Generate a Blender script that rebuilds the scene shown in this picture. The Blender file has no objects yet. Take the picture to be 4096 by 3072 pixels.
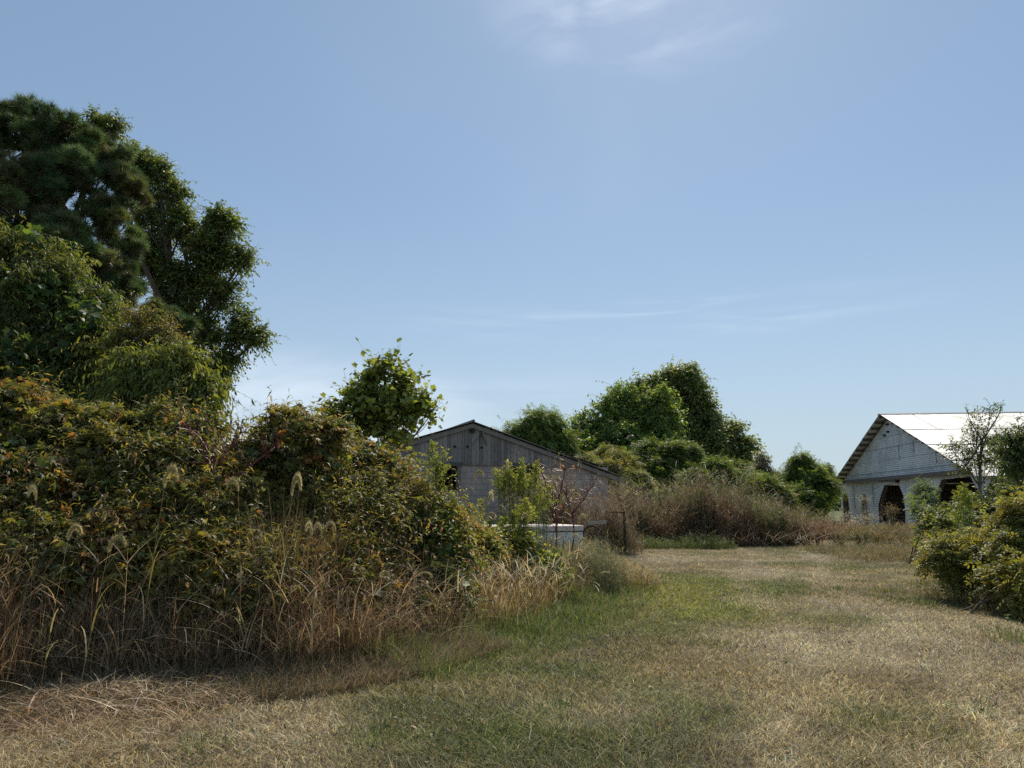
import bpy, math, random
import numpy as np
from mathutils import Vector, Matrix
R = math.radians
sc = bpy.context.scene
C = sc.collection

# ------------------------------------------------------------------ camera
F = 710.0
PITCH = math.atan(119 / 710)
EYE = 1.6
cam = bpy.data.cameras.new('camera'); cam.sensor_width = 36; cam.lens = 36 * F / 1024
cam.clip_start = 0.05; cam.clip_end = 5000
co = bpy.data.objects.new('camera', cam); C.objects.link(co)
co.location = (0, 0, EYE); co.rotation_euler = (math.pi / 2 + PITCH, 0, 0)
sc.camera = co

# ------------------------------------------------------------------ light
SUN_AZ, SUN_EL = R(14), R(47)          # azimuth clockwise from +Y
w = bpy.data.worlds.new('World'); sc.world = w; w.use_nodes = True
wn, wl = w.node_tree.nodes, w.node_tree.links
wn.clear()
sky = wn.new('ShaderNodeTexSky'); sky.sky_type = 'NISHITA'; sky.sun_disc = False
sky.sun_elevation = SUN_EL; sky.sun_rotation = SUN_AZ
sky.air_density = 1.0; sky.dust_density = 0.25; sky.ozone_density = 2.2; sky.altitude = 50
def wmath(op, a, b=None, clamp=False):
    n = wn.new('ShaderNodeMath'); n.operation = op; n.use_clamp = clamp
    for i, v in enumerate((a, b)):
        if v is None: continue
        if isinstance(v, (int, float)): n.inputs[i].default_value = v
        else: wl.new(v, n.inputs[i])
    return n.outputs[0]
tc = wn.new('ShaderNodeTexCoord')
def cloud(direction, half_deg, stretch, rot, scale, lo, hi, seed):
    """a patch of thin cloud round one direction of the sky"""
    d = Vector(direction).normalized()
    dp = wn.new('ShaderNodeVectorMath'); dp.operation = 'SUBTRACT'
    wl.new(tc.outputs['Generated'], dp.inputs[0]); dp.inputs[1].default_value = d
    mp = wn.new('ShaderNodeMapping'); wl.new(dp.outputs[0], mp.inputs[0])
    mp.inputs['Rotation'].default_value = rot; mp.inputs['Scale'].default_value = stretch
    ln = wn.new('ShaderNodeVectorMath'); ln.operation = 'LENGTH'; wl.new(mp.outputs[0], ln.inputs[0])
    fall = wmath('SUBTRACT', 1.0, wmath('DIVIDE', ln.outputs['Value'], math.sin(R(half_deg))), True)
    nz = wn.new('ShaderNodeTexNoise'); nz.inputs['Scale'].default_value = scale
    nz.inputs['Detail'].default_value = 7; nz.inputs['Roughness'].default_value = 0.55
    nz.inputs['Distortion'].default_value = 0.6
    ad = wn.new('ShaderNodeVectorMath'); ad.operation = 'ADD'; wl.new(mp.outputs[0], ad.inputs[0])
    ad.inputs[1].default_value = (seed, seed * .7, 3)
    wl.new(ad.outputs[0], nz.inputs['Vector'])
    mr = wn.new('ShaderNodeMapRange'); wl.new(nz.outputs['Fac'], mr.inputs[0])
    mr.inputs[1].default_value = lo; mr.inputs[2].default_value = hi
    mr.interpolation_type = 'SMOOTHSTEP'
    return wmath('MULTIPLY', fall, mr.outputs[0], True)
def skydir(px, py):
    a = (px - 512) / F; b = (384 - py) / F
    return Vector((a, math.cos(PITCH) - b * math.sin(PITCH), math.sin(PITCH) + b * math.cos(PITCH))).normalized()
hs = wn.new('ShaderNodeHueSaturation'); wl.new(sky.outputs[0], hs.inputs['Color'])
hs.inputs['Saturation'].default_value = .9
veil = wn.new('ShaderNodeMix'); veil.data_type = 'RGBA'; veil.inputs['Factor'].default_value = .42      # thin even high haze over the whole sky
wl.new(hs.outputs[0], veil.inputs['A']); veil.inputs['B'].default_value = (2.85, 4.5, 6.3, 1)
last = veil.outputs['Result']
sz_ = wn.new('ShaderNodeSeparateXYZ'); wl.new(tc.outputs['Generated'], sz_.inputs[0])      # paler air low down, all round the horizon
low = wmath('POWER', wmath('SUBTRACT', 1.0, wmath('DIVIDE', sz_.outputs[2], .42), True), 1.6)
hz = wn.new('ShaderNodeMix'); hz.data_type = 'RGBA'; wl.new(wmath('MULTIPLY', low, .85), hz.inputs['Factor'])
wl.new(last, hz.inputs['A']); hz.inputs['B'].default_value = (4.9, 6.0, 6.75, 1); last = hz.outputs['Result']
for args, amt in (((skydir(640, 8), 12, (1, 1, 2.6), (0, R(-24), 0), 8.0, .4, .75, 1.0), .36),
                  ((skydir(560, 60), 20, (1, 1, 1.2), (0, R(-40), 0), 3.0, .35, .8, 5.0), .10),
                  ((skydir(250, 450), 16, (.75, .75, 1.8), (0, R(12), 0), 6.0, .25, .62, 9.0), .85),
                  ((skydir(640, 320), 26, (1, 1, 11), (0, R(8), 0), 6.0, .42, .8, 2.2), .25),
                  ((skydir(470, 400), 22, (1, 1, 6), (0, R(5), 0), 4.0, .35, .8, 7.7), .22)):
    m = wn.new('ShaderNodeMix'); m.data_type = 'RGBA'
    wl.new(wmath('MULTIPLY', cloud(*args), amt), m.inputs['Factor'])
    wl.new(last, m.inputs['A']); m.inputs['B'].default_value = (9.6, 10.4, 11.4, 1)
    last = m.outputs['Result']
bg = wn.new('ShaderNodeBackground'); bg.inputs['Strength'].default_value = 0.106
wl.new(last, bg.inputs['Color'])
wo = wn.new('ShaderNodeOutputWorld'); wl.new(bg.outputs[0], wo.inputs[0])

sl = bpy.data.lights.new('sun', 'SUN'); sl.energy = 5.0; sl.angle = R(0.5); sl.color = (1, .91, .77)
so = bpy.data.objects.new('sun', sl); C.objects.link(so)
SV = Vector((math.sin(SUN_AZ) * math.cos(SUN_EL), math.cos(SUN_AZ) * math.cos(SUN_EL), math.sin(SUN_EL)))
so.rotation_euler = SV.to_track_quat('Z', 'Y').to_euler(); so.location = (5, 20, 40)
sc.view_settings.view_transform = 'Standard'; sc.view_settings.look = 'None'
sc.view_settings.exposure = 0.0; sc.view_settings.gamma = 1
sc.render.engine = 'CYCLES'
sc.cycles.max_bounces = 8; sc.cycles.diffuse_bounces = 4; sc.cycles.glossy_bounces = 2
sc.cycles.transmission_bounces = 6; sc.cycles.use_denoising = False
sc.cycles.sample_clamp_indirect = 6
sc.render.film_transparent = False

# ------------------------------------------------------------------ helpers
def P(px, py, Y):
    """the real point at forward distance Y seen at a measured direction of the photograph"""
    a = (px - 512) / F; b = (384 - py) / F
    rx, ry, rz = a, math.cos(PITCH) - b * math.sin(PITCH), math.sin(PITCH) + b * math.cos(PITCH)
    return np.array([rx / ry * Y, Y, EYE + rz / ry * Y])
def G(px, py):
    a = (px - 512) / F; b = (384 - py) / F
    rx, ry, rz = a, math.cos(PITCH) - b * math.sin(PITCH), math.sin(PITCH) + b * math.cos(PITCH)
    k = -EYE / rz
    return np.array([rx * k, ry * k])
def vnoise(x, y, s, seed=0):
    """value noise in the ground plane, -1..1"""
    x = np.asarray(x, float) / s + seed * 17.3 + 500; y = np.asarray(y, float) / s + seed * 9.1 + 500
    xi = np.floor(x); yi = np.floor(y); fx = x - xi; fy = y - yi
    fx = fx * fx * (3 - 2 * fx); fy = fy * fy * (3 - 2 * fy)
    def h(a, b):
        v = np.sin(a * 127.1 + b * 311.7 + seed) * 43758.5453
        return (v - np.floor(v)) * 2 - 1
    return (h(xi, yi) * (1 - fx) + h(xi + 1, yi) * fx) * (1 - fy) + (h(xi, yi + 1) * (1 - fx) + h(xi + 1, yi + 1) * fx) * fy
def gz(x, y):
    near = np.clip(1 - np.hypot(np.asarray(x, float), np.asarray(y, float)) / 60, 0, 1)
    return near * (.035 * vnoise(x, y, 5, 1) + .02 * vnoise(x, y, 1.6, 2))
def nrm(v):
    return v / np.maximum(np.linalg.norm(v, axis=-1, keepdims=True), 1e-9)

class Geo:
    def __init__(s): s.V = []; s.T = []; s.K = []; s.n = 0
    def add(s, V, T, col):
        V = np.asarray(V, np.float32).reshape(-1, 3); T = np.asarray(T, np.int32).reshape(-1, 3)
        col = np.asarray(col, np.float32)
        if col.ndim == 1: col = np.broadcast_to(col[:3], (len(V), 3))
        s.V.append(V); s.T.append(T + s.n); s.K.append(col); s.n += len(V)
        return s
    def build(s, name, mat, parent=None, base=None, smooth=False):
        V = np.concatenate(s.V); T = np.concatenate(s.T); K = np.concatenate(s.K)
        if base is not None: V = V - np.asarray(base, np.float32)
        me = bpy.data.meshes.new(name)
        me.vertices.add(len(V)); me.vertices.foreach_set('co', V.ravel())
        me.loops.add(len(T) * 3); me.loops.foreach_set('vertex_index', T.ravel())
        me.polygons.add(len(T)); me.polygons.foreach_set('loop_start', np.arange(0, len(T) * 3, 3, dtype=np.int32))
        flat = not smooth and any(k in mat.name for k in ('board', 'iron', 'enamel', 'lid', 'block', 'tin', 'sheet'))
        me.polygons.foreach_set('use_smooth', np.full(len(T), not flat, bool))
        a = me.color_attributes.new('col', 'FLOAT_COLOR', 'POINT')
        a.data.foreach_set('color', np.c_[K, np.ones(len(K))].astype(np.float32).ravel())
        me.update(calc_edges=True); me.validate()
        me.materials.append(mat)
        o = bpy.data.objects.new(name, me); C.objects.link(o)
        if parent is not None: o.parent = parent
        return o
def tag(o, label=None, cat=None, group=None, kind=None):
    if label: o['label'] = label
    if cat: o['category'] = cat
    if group: o['group'] = group
    if kind: o['kind'] = kind
    return o
def thing(name, label, cat, loc, rz=0, group=None):
    o = bpy.data.objects.new(name, None); C.objects.link(o)
    o.location = loc; o.rotation_euler = (0, 0, rz); o.empty_display_size = .3
    return tag(o, label, cat, group)

def pal(rng, n, colors, weights=None, jit=.18):
    colors = np.array(colors, float); w_ = np.ones(len(colors)) if weights is None else np.array(weights, float)
    i = rng.choice(len(colors), n, p=w_ / w_.sum())
    c = colors[i] * (1 + rng.normal(size=(n, 1)) * jit) * (1 + rng.normal(size=(n, 3)) * jit * .3)
    return np.clip(c, .004, .9)

# leaf templates: y runs along the leaf, z up, unit length
def t_leaf(wd=.18, fold=.06, droop=.25, hi=True, y0=0., mid=.42):
    if hi:
        z = lambda y: -droop * y * y
        V = [(0, y0, 0), (-wd, mid, z(mid) + fold), (0, mid, z(mid)), (wd, mid, z(mid) + fold),
             (-wd * .72, .74, z(.74) + fold * .8), (0, .74, z(.74)), (wd * .72, .74, z(.74) + fold * .8), (0, 1, z(1))]
        T = [(0, 2, 1), (0, 3, 2), (1, 2, 5), (1, 5, 4), (2, 3, 6), (2, 6, 5), (4, 5, 7), (5, 6, 7)]
    else:
        V = [(0, y0, 0), (-wd, .5, -droop * .2 + fold), (wd, .5, -droop * .2 + fold), (0, 1, -droop)]
        T = [(0, 2, 1), (1, 2, 3)]
    return np.array(V, float), np.array(T)
def rot_z(V, a):
    c, s = math.cos(a), math.sin(a)
    return np.c_[V[:, 0] * c - V[:, 1] * s, V[:, 0] * s + V[:, 1] * c, V[:, 2]]
def compound(parts):
    VV, TT, n = [], [], 0
    for V, T in parts: VV.append(V); TT.append(T + n); n += len(V)
    return np.concatenate(VV), np.concatenate(TT)
def t_palmate(hi=True):
    ps = []
    for a, s in ((0, 1), (38, .92), (-38, .92), (82, .68), (-82, .68)):
        V, T = t_leaf(.17, .05, .4, hi); ps.append((rot_z(V * s * .75, R(a)) + np.array([0, .22, 0]), T))
    ps.append((np.array([(-.008, 0, 0), (.008, 0, 0), (0, .25, 0)]), np.array([(0, 1, 2)])))
    return compound(ps)
def t_pinnate(k=4, hi=False, wd=.16, droop=.35, ls=.36):
    ps = []
    for i in range(k):
        y = .18 + .66 * i / max(k - 1, 1)
        for s in (-1, 1):
            V, T = t_leaf(wd, .04, .35, hi)
            V = rot_z(V * ls * (1 - .25 * abs(i / k - .4)), -s * R(62)) + np.array([0, y, -droop * y * y]); ps.append((V, T))
    V, T = t_leaf(wd, .04, .35, hi); ps.append((V * ls + np.array([0, .84, -droop * .7]), T))
    ps.append((np.array([(-.01, 0, 0), (.01, 0, 0), (0, .86, -droop * .74)]), np.array([(0, 1, 2)])))
    return compound(ps)
def t_lobed(n=5):
    """broad, shallow-lobed leaf (vine, tulip tree), cupped"""
    ang = np.linspace(-140, 140, 2 * n + 1); r = np.array([.62 if i % 2 else .42 for i in range(2 * n + 1)])
    r[0] = r[-1] = .3; r[n] = .62 if n % 2 else .45
    V = [(0, .38, 0)]
    for a, q in zip(ang, r):
        x, y = q * math.sin(R(a)), .38 + q * math.cos(R(a)); V.append((x, y, .14 * abs(x) - .22 * max(y - .4, 0) ** 1.3))
    T = [(0, i + 1, i + 2) for i in range(2 * n)] + [(0, 2 * n + 1, 1)]
    return np.array(V), np.array(T)[:, ::-1]
def t_tuft(n, spread, seed, wd=.012, ln=(.8, 1.1)):
    """a spray of fine needles about +y"""
    r = np.random.default_rng(seed); V, T = [], []
    for i in range(n):
        th = r.random() ** .6 * R(spread); ph = r.random() * 6.28; L = r.uniform(*ln)
        d = np.array([math.sin(th) * math.cos(ph), math.cos(th), math.sin(th) * math.sin(ph)])
        s = nrm(np.cross(d, r.normal(size=3)))[0:3] * wd; b = np.array([0, r.random() * .35, 0])
        k = len(V); V += [b - s, b + s, b + d * L * .95]; T.append((k, k + 1, k + 2))
    return np.array(V), np.array(T)

def inst(g, tpl, pos, yd, zu, size, col):
    V, T = tpl; n = len(pos)
    if n == 0: return
    y = nrm(yd); x = nrm(np.cross(y, zu)); z = np.cross(x, y)
    s = np.asarray(size, float).reshape(-1, 1, 1) if np.ndim(size) else size
    W = (V[None, :, 0:1] * x[:, None] + V[None, :, 1:2] * y[:, None] + V[None, :, 2:3] * z[:, None]) * s + pos[:, None]
    TT = T[None] + (np.arange(n) * len(V))[:, None, None]
    g.add(W.reshape(-1, 3), TT.reshape(-1, 3), np.repeat(col, len(V), axis=0))

def tube(g, pts, rad, col, sides=6):
    pts = np.asarray(pts, float); rad = np.broadcast_to(np.asarray(rad, float), (len(pts),))
    tg = nrm(np.gradient(pts, axis=0)); ref = np.array([.31, .17, .93]) if abs(tg[0][2]) < .8 else np.array([.9, .3, .1])
    u = nrm(np.cross(tg, ref)); v = np.cross(tg, u)
    a = np.arange(sides) / sides * 2 * np.pi
    V = pts[:, None] + rad[:, None, None] * (np.cos(a)[None, :, None] * u[:, None] + np.sin(a)[None, :, None] * v[:, None])
    T = []
    for i in range(len(pts) - 1):
        for j in range(sides):
            k = (j + 1) % sides; A, B, D, E_ = i * sides + j, i * sides + k, (i + 1) * sides + k, (i + 1) * sides + j
            T += [(A, B, D), (A, D, E_)]
    n0, n1 = 0, (len(pts) - 1) * sides
    for j in range(1, sides - 1): T += [(n0, n0 + j + 1, n0 + j), (n1, n1 + j, n1 + j + 1)]
    g.add(V.reshape(-1, 3), T, col)
def curve(a, b, rng, bend=.15, n=6, sag=0):
    a, b = np.asarray(a, float), np.asarray(b, float); L = np.linalg.norm(b - a)
    m = (a + b) / 2 + rng.normal(size=3) * L * bend + np.array([0, 0, sag * L])
    t = np.linspace(0, 1, n)[:, None]
    return (1 - t) ** 2 * a + 2 * t * (1 - t) * m + t * t * b
def twigs(g, O, D, L, droop, wd, col):
    """thin three-sided twigs, all at once"""
    n = len(O); ts = np.linspace(0, 1, 4)
    pts = O[:, None] + D[:, None] * (L[:, None] * ts[None])[..., None]
    pts[..., 2] -= droop * L[:, None] * ts[None] ** 2
    x = nrm(np.cross(D, np.array([.2, .3, .93]))); z = nrm(np.cross(x, D))
    V = []
    for j in range(3):
        a = j * 2.094
        V.append(pts + (math.cos(a) * x + math.sin(a) * z)[:, None] * (wd * (1 - .75 * ts))[None, :, None])
    V = np.stack(V, 2)          # n,4,3,3
    T = []
    for i in range(3):
        for j in range(3):
            k = (j + 1) % 3; T += [(i * 3 + j, i * 3 + k, i * 3 + 3 + k), (i * 3 + j, i * 3 + 3 + k, i * 3 + 3 + j)]
    T = np.array(T)[None] + (np.arange(n) * 12)[:, None, None]
    g.add(V.reshape(-1, 3), T.reshape(-1, 3), col)
def blades(g, B, h, az, lean, curl, wd, col, segs=4, tipcol=None, roll=None, rng=None):
    """ribbons growing from B: height h, leaning towards azimuth az, curling over"""
    n = len(B); t = np.linspace(0, 1, segs + 1)
    dx = np.stack([np.cos(az), np.sin(az), np.zeros(n)], 1)
    out = (lean[:, None] * t + curl[:, None] * t ** 2.2) * h[:, None]
    up = h[:, None] * (t - (.35 * curl[:, None] ** 2 + .12 * lean[:, None] ** 2) * t ** 2.4)
    pts = B[:, None] + dx[:, None] * out[..., None]; pts[..., 2] += up
    fa = az + np.pi / 2 + (roll if roll is not None else 0)
    sd = np.stack([np.cos(fa), np.sin(fa), np.zeros(n)], 1)
    ww = wd[:, None] * np.clip(1 - t ** 2.2, .03, 1) * .5
    Lf = pts - sd[:, None] * ww[..., None]; Rt = pts + sd[:, None] * ww[..., None]
    V = np.stack([Lf, Rt], 2).reshape(n, -1, 3)
    T = []
    for i in range(segs):
        a = 2 * i; T += [(a, a + 1, a + 3), (a, a + 3, a + 2)]
    T = np.array(T)[None] + (np.arange(n) * 2 * (segs + 1))[:, None, None]
    K = np.repeat(col[:, None], 2 * (segs + 1), axis=1)
    g.add(V.reshape(-1, 3), T.reshape(-1, 3), K.reshape(-1, 3))
    return pts

# ------------------------------------------------------------------ materials
def mat(name):
    m = bpy.data.materials.new(name); m.use_nodes = True; n = m.node_tree.nodes; n.clear()
    return m, n, m.node_tree.links
def leaf_mat(name, trans=.42, rough=.5, spec=.4, tint=(1.25, 1.25, .55), gain=1.):
    m, n, l = mat(name)
    a = n.new('ShaderNodeAttribute'); a.attribute_name = 'col'
    nz = n.new('ShaderNodeTexNoise'); nz.inputs['Scale'].default_value = 14; nz.inputs['Detail'].default_value = 2
    mr = n.new('ShaderNodeMapRange'); l.new(nz.outputs['Fac'], mr.inputs[0])
    mr.inputs[1].default_value = .3; mr.inputs[2].default_value = .7; mr.inputs[3].default_value = .8 * gain; mr.inputs[4].default_value = 1.2 * gain
    vm = n.new('ShaderNodeVectorMath'); vm.operation = 'SCALE'; l.new(a.outputs['Color'], vm.inputs[0]); l.new(mr.outputs[0], vm.inputs['Scale'])
    p = n.new('ShaderNodeBsdfPrincipled'); l.new(vm.outputs[0], p.inputs['Base Color'])
    p.inputs['Roughness'].default_value = rough; p.inputs['Specular IOR Level'].default_value = spec
    tm = n.new('ShaderNodeVectorMath'); tm.operation = 'MULTIPLY'; l.new(vm.outputs[0], tm.inputs[0]); tm.inputs[1].default_value = tint
    t = n.new('ShaderNodeBsdfTranslucent'); l.new(tm.outputs[0], t.inputs['Color'])
    mx = n.new('ShaderNodeMixShader'); mx.inputs[0].default_value = trans; l.new(p.outputs[0], mx.inputs[1]); l.new(t.outputs[0], mx.inputs[2])
    o = n.new('ShaderNodeOutputMaterial'); l.new(mx.outputs[0], o.inputs[0])
    return m
M_LEAF = leaf_mat('broad_leaf', .5, .5, .3, (1.4, 1.25, .5), 1.65)
M_NEEDLE = leaf_mat('pine_needle', .35, .5, .4, (1.1, 1.1, .7), 2.2)
M_GRASS = leaf_mat('grass_blade', .4, .6, .3, (1.15, 1.1, .8))
M_STRAW = leaf_mat('dry_straw', .35, .6, .3, (1.15, 1.0, .75))
def attr_mat(name, rough=.8, spec=.25, metal=0., scale=20, stretch=(1, 1, 1), lo=.7, hi=1.25, bump=.3, bscale=60):
    m, n, l = mat(name)
    a = n.new('ShaderNodeAttribute'); a.attribute_name = 'col'
    t = n.new('ShaderNodeTexCoord'); mp = n.new('ShaderNodeMapping'); l.new(t.outputs['Object'], mp.inputs[0]); mp.inputs['Scale'].default_value = stretch
    nz = n.new('ShaderNodeTexNoise'); nz.inputs['Scale'].default_value = scale; nz.inputs['Detail'].default_value = 6; nz.inputs['Roughness'].default_value = .65
    l.new(mp.outputs[0], nz.inputs['Vector'])
    mr = n.new('ShaderNodeMapRange'); l.new(nz.outputs['Fac'], mr.inputs[0])
    mr.inputs[1].default_value = .3; mr.inputs[2].default_value = .7; mr.inputs[3].default_value = lo; mr.inputs[4].default_value = hi
    vm = n.new('ShaderNodeVectorMath'); vm.operation = 'SCALE'; l.new(a.outputs['Color'], vm.inputs[0]); l.new(mr.outputs[0], vm.inputs['Scale'])
    p = n.new('ShaderNodeBsdfPrincipled'); l.new(vm.outputs[0], p.inputs['Base Color'])
    p.inputs['Roughness'].default_value = rough; p.inputs['Specular IOR Level'].default_value = spec; p.inputs['Metallic'].default_value = metal
    n2 = n.new('ShaderNodeTexNoise'); n2.inputs['Scale'].default_value = bscale; n2.inputs['Detail'].default_value = 4; l.new(mp.outputs[0], n2.inputs['Vector'])
    b = n.new('ShaderNodeBump'); b.inputs['Strength'].default_value = bump; b.inputs['Distance'].default_value = .01
    l.new(n2.outputs['Fac'], b.inputs['Height']); l.new(b.outputs[0], p.inputs['Normal'])
    o = n.new('ShaderNodeOutputMaterial'); l.new(p.outputs[0], o.inputs[0])
    return m
M_BARK = attr_mat('bark', .9, .15, scale=9, stretch=(3, 3, .6), bump=.7, bscale=16)
M_WOOD = attr_mat('weathered_board', .85, .2, scale=7, stretch=(8, 8, .7), lo=.55, hi=1.35, bump=.5, bscale=18)
M_GROUND = attr_mat('dry_turf_soil', .95, .1, scale=30, lo=.55, hi=1.4, bump=.9, bscale=70)
M_DARK = attr_mat('rusty_iron', .7, .3, scale=12, lo=.5, hi=1.5, bump=.4)
M_SEED = leaf_mat('seed_head', .55, .7, .2, (1.2, 1.1, .8))
M_PAINT = attr_mat('chipped_enamel', .4, .5, scale=5, lo=.82, hi=1.08, bump=.08)

# ------------------------------------------------------------------ ground
LINE = [(-140, 730), (-60, 722), (0, 712), (60, 702), (120, 700), (200, 696), (300, 688), (370, 676), (420, 660), (470, 645),
        (520, 628), (560, 612), (592, 598), (602, 575), (600, 558)]
LINE = np.array([G(*q) for q in LINE])          # the front edge of the thicket on the ground
def green_mask(x, y):
    """0..1 how green the turf is"""
    g0 = .5 + .5 * vnoise(x, y, 2.2, 3) + .5 * vnoise(x, y, .75, 4) + .16 * vnoise(x, y, 7, 5) - .25
    c = G(660, 592); d = np.hypot((x - c[0]) / 1.9, (y - c[1]) / 4.2); g1 = np.clip(1.35 - d * .9, 0, 1.1)
    c = G(560, 640); d = np.hypot((x - c[0]) / 1.5, (y - c[1]) / 2.2); g2 = np.clip(1.1 - d * .8, 0, .9)
    c = G(560, 760); d = np.hypot((x - c[0]) / 1.2, (y - c[1]) / 1.8); g3 = np.clip(1. - d * .5, 0, .6)
    c = G(870, 720); d = np.hypot((x - c[0]) / .8, (y - c[1]) / .8); g4 = np.clip(1. - d * .6, 0, .6)
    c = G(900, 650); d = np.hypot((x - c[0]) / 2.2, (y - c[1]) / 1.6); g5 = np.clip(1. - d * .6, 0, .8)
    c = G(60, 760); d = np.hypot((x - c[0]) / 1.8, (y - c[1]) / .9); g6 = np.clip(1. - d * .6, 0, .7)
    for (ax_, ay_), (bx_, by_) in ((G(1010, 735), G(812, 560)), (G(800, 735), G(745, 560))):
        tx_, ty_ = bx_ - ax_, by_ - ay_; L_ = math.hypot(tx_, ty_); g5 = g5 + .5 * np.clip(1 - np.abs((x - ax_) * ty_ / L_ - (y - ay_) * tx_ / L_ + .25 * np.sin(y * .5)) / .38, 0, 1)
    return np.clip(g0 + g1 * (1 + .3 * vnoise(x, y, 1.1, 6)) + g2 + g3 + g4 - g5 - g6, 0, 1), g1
TAN = np.array([.38, .30, .165]); PALE = np.array([.54, .45, .31]); BRN = np.array([.31, .21, .1]); GRN = np.array([.12, .15, .045]); YGR = np.array([.26, .27, .055])
def turf_color(x, y):
    g_, g1 = green_mask(x, y); g_ = g_[:, None]
    p = np.clip(.4 + .8 * vnoise(x, y, 1.7, 8) + .4 * vnoise(x, y, .45, 9), 0, 1)[:, None]
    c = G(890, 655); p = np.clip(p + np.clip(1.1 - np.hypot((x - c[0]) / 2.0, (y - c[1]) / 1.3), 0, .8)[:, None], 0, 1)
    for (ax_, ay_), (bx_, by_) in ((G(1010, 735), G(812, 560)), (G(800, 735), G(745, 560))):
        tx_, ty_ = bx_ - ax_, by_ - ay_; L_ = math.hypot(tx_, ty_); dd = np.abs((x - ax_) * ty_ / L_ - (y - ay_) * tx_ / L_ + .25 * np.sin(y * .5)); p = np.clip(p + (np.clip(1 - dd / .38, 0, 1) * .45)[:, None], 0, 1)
    b = np.clip(-.35 + .8 * vnoise(x, y, 3.5, 10), 0, 1)[:, None]
    c = TAN * (1 - p) + PALE * p; c = c * (1 - b) + BRN * b
    gc = GRN * (1 - np.clip(g1, 0, 1))[:, None] + YGR * np.clip(g1, 0, 1)[:, None]
    return (c * (1 - g_) + gc * g_) * (1 + .22 * vnoise(x, y, .28, 14) + .16 * vnoise(x, y, .8, 15))[:, None]
def ax(lim, near, step):
    a = list(np.arange(-near, near + .01, step)); d = step
    while a[-1] < lim: d *= 1.3; a.append(a[-1] + d)
    while a[0] > -lim: a.insert(0, a[0] - (a[1] - a[0]) * 1.3)
    return np.array(a)
gx = ax(1500, 24, .3); gy = ax(1500, 24, .3) + 22
XX, YY = np.meshgrid(gx, gy); ZZ = gz(XX, YY)
V = np.stack([XX, YY, ZZ], -1).reshape(-1, 3); nx = len(gx)
ii, jj = np.meshgrid(np.arange(len(gy) - 1), np.arange(nx - 1), indexing='ij'); a = (ii * nx + jj).ravel()
T = np.concatenate([np.c_[a, a + 1, a + nx + 1], np.c_[a, a + nx + 1, a + nx]])
far = np.clip((np.hypot(V[:, 0], V[:, 1]) - 40) / 60, 0, 1)[:, None]
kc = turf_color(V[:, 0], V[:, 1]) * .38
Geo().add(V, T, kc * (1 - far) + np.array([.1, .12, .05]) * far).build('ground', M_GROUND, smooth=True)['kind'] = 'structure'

def sample_ground(rng, n, y0, y1, power=1.0):
    u = rng.random(n); Y = 1 / (1 / y0 + u * (1 / y1 - 1 / y0)) if power == 1.0 else (y0 ** (1 - power) + u * (y1 ** (1 - power) - y0 ** (1 - power))) ** (1 / (1 - power))
    X = (rng.random(n) * 2 - 1) * (Y * .78 + 1.2)
    return X, Y
rng = np.random.default_rng(11)
N = 520000
X, Y = sample_ground(rng, N, 4.0, 40, 1.35)
# behind the thicket line there is no mown turf
fx = np.interp(X, LINE[:-2, 0], LINE[:-2, 1]); keep = (Y < fx + .9) | (X > LINE[-3, 0])
X, Y = X[keep], Y[keep]; n = len(X)
gm, g1 = green_mask(X, Y)
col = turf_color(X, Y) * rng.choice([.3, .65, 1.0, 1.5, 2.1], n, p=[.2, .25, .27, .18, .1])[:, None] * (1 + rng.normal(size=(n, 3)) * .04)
swap = rng.random(n) < .22; col[swap] = pal(rng, swap.sum(), [PALE, GRN * 1.2, BRN, TAN], [2, 2, 1, 2])
h = (.026 + .04 * rng.random(n) ** 2 + .035 * gm * rng.random(n)) * (1 + .35 * vnoise(X, Y, 1.1, 12)); long_ = rng.random(n) < .01; h[long_] *= 2.2
g = Geo(); az = rng.random(n) * 6.283
blades(g, np.c_[X, Y, gz(X, Y) - .004], h, az, rng.random(n) * 1.3 + .1, rng.random(n) * 1.0, .0028 + Y * .00045 + .003 * rng.random(n) ** 2, np.clip(col, 0, .9), 2, roll=rng.normal(size=n) * .9)
tag(g.build('lawn_grass', M_GRASS), 'short half-dry mown grass, tan and green, covering the open ground', 'grass', kind='stuff')

# fallen leaves and flat weeds scattered through the turf
g = Geo(); n = 1500; X, Y = sample_ground(rng, n, 4.2, 26, 1.6); ok = (Y < np.interp(X, LINE[:-2, 0], LINE[:-2, 1])) | (X > LINE[-3, 0]); X, Y = X[ok], Y[ok]; n = len(X)
inst(g, t_leaf(.3, .12, .3), np.c_[X, Y, gz(X, Y) + .02], nrm(rng.normal(size=(n, 3)) * [1, 1, .25]), nrm(rng.normal(size=(n, 3)) * .4 + [0, 0, 1]), .022 + .03 * rng.random(n), pal(rng, n, [(.3, .2, .11), (.45, .36, .22), (.2, .12, .07), (.11, .15, .05)]))
tag(g.build('leaf_litter', M_STRAW), 'small fallen leaves lying scattered in the mown grass', 'leaf litter', kind='stuff')
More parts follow.
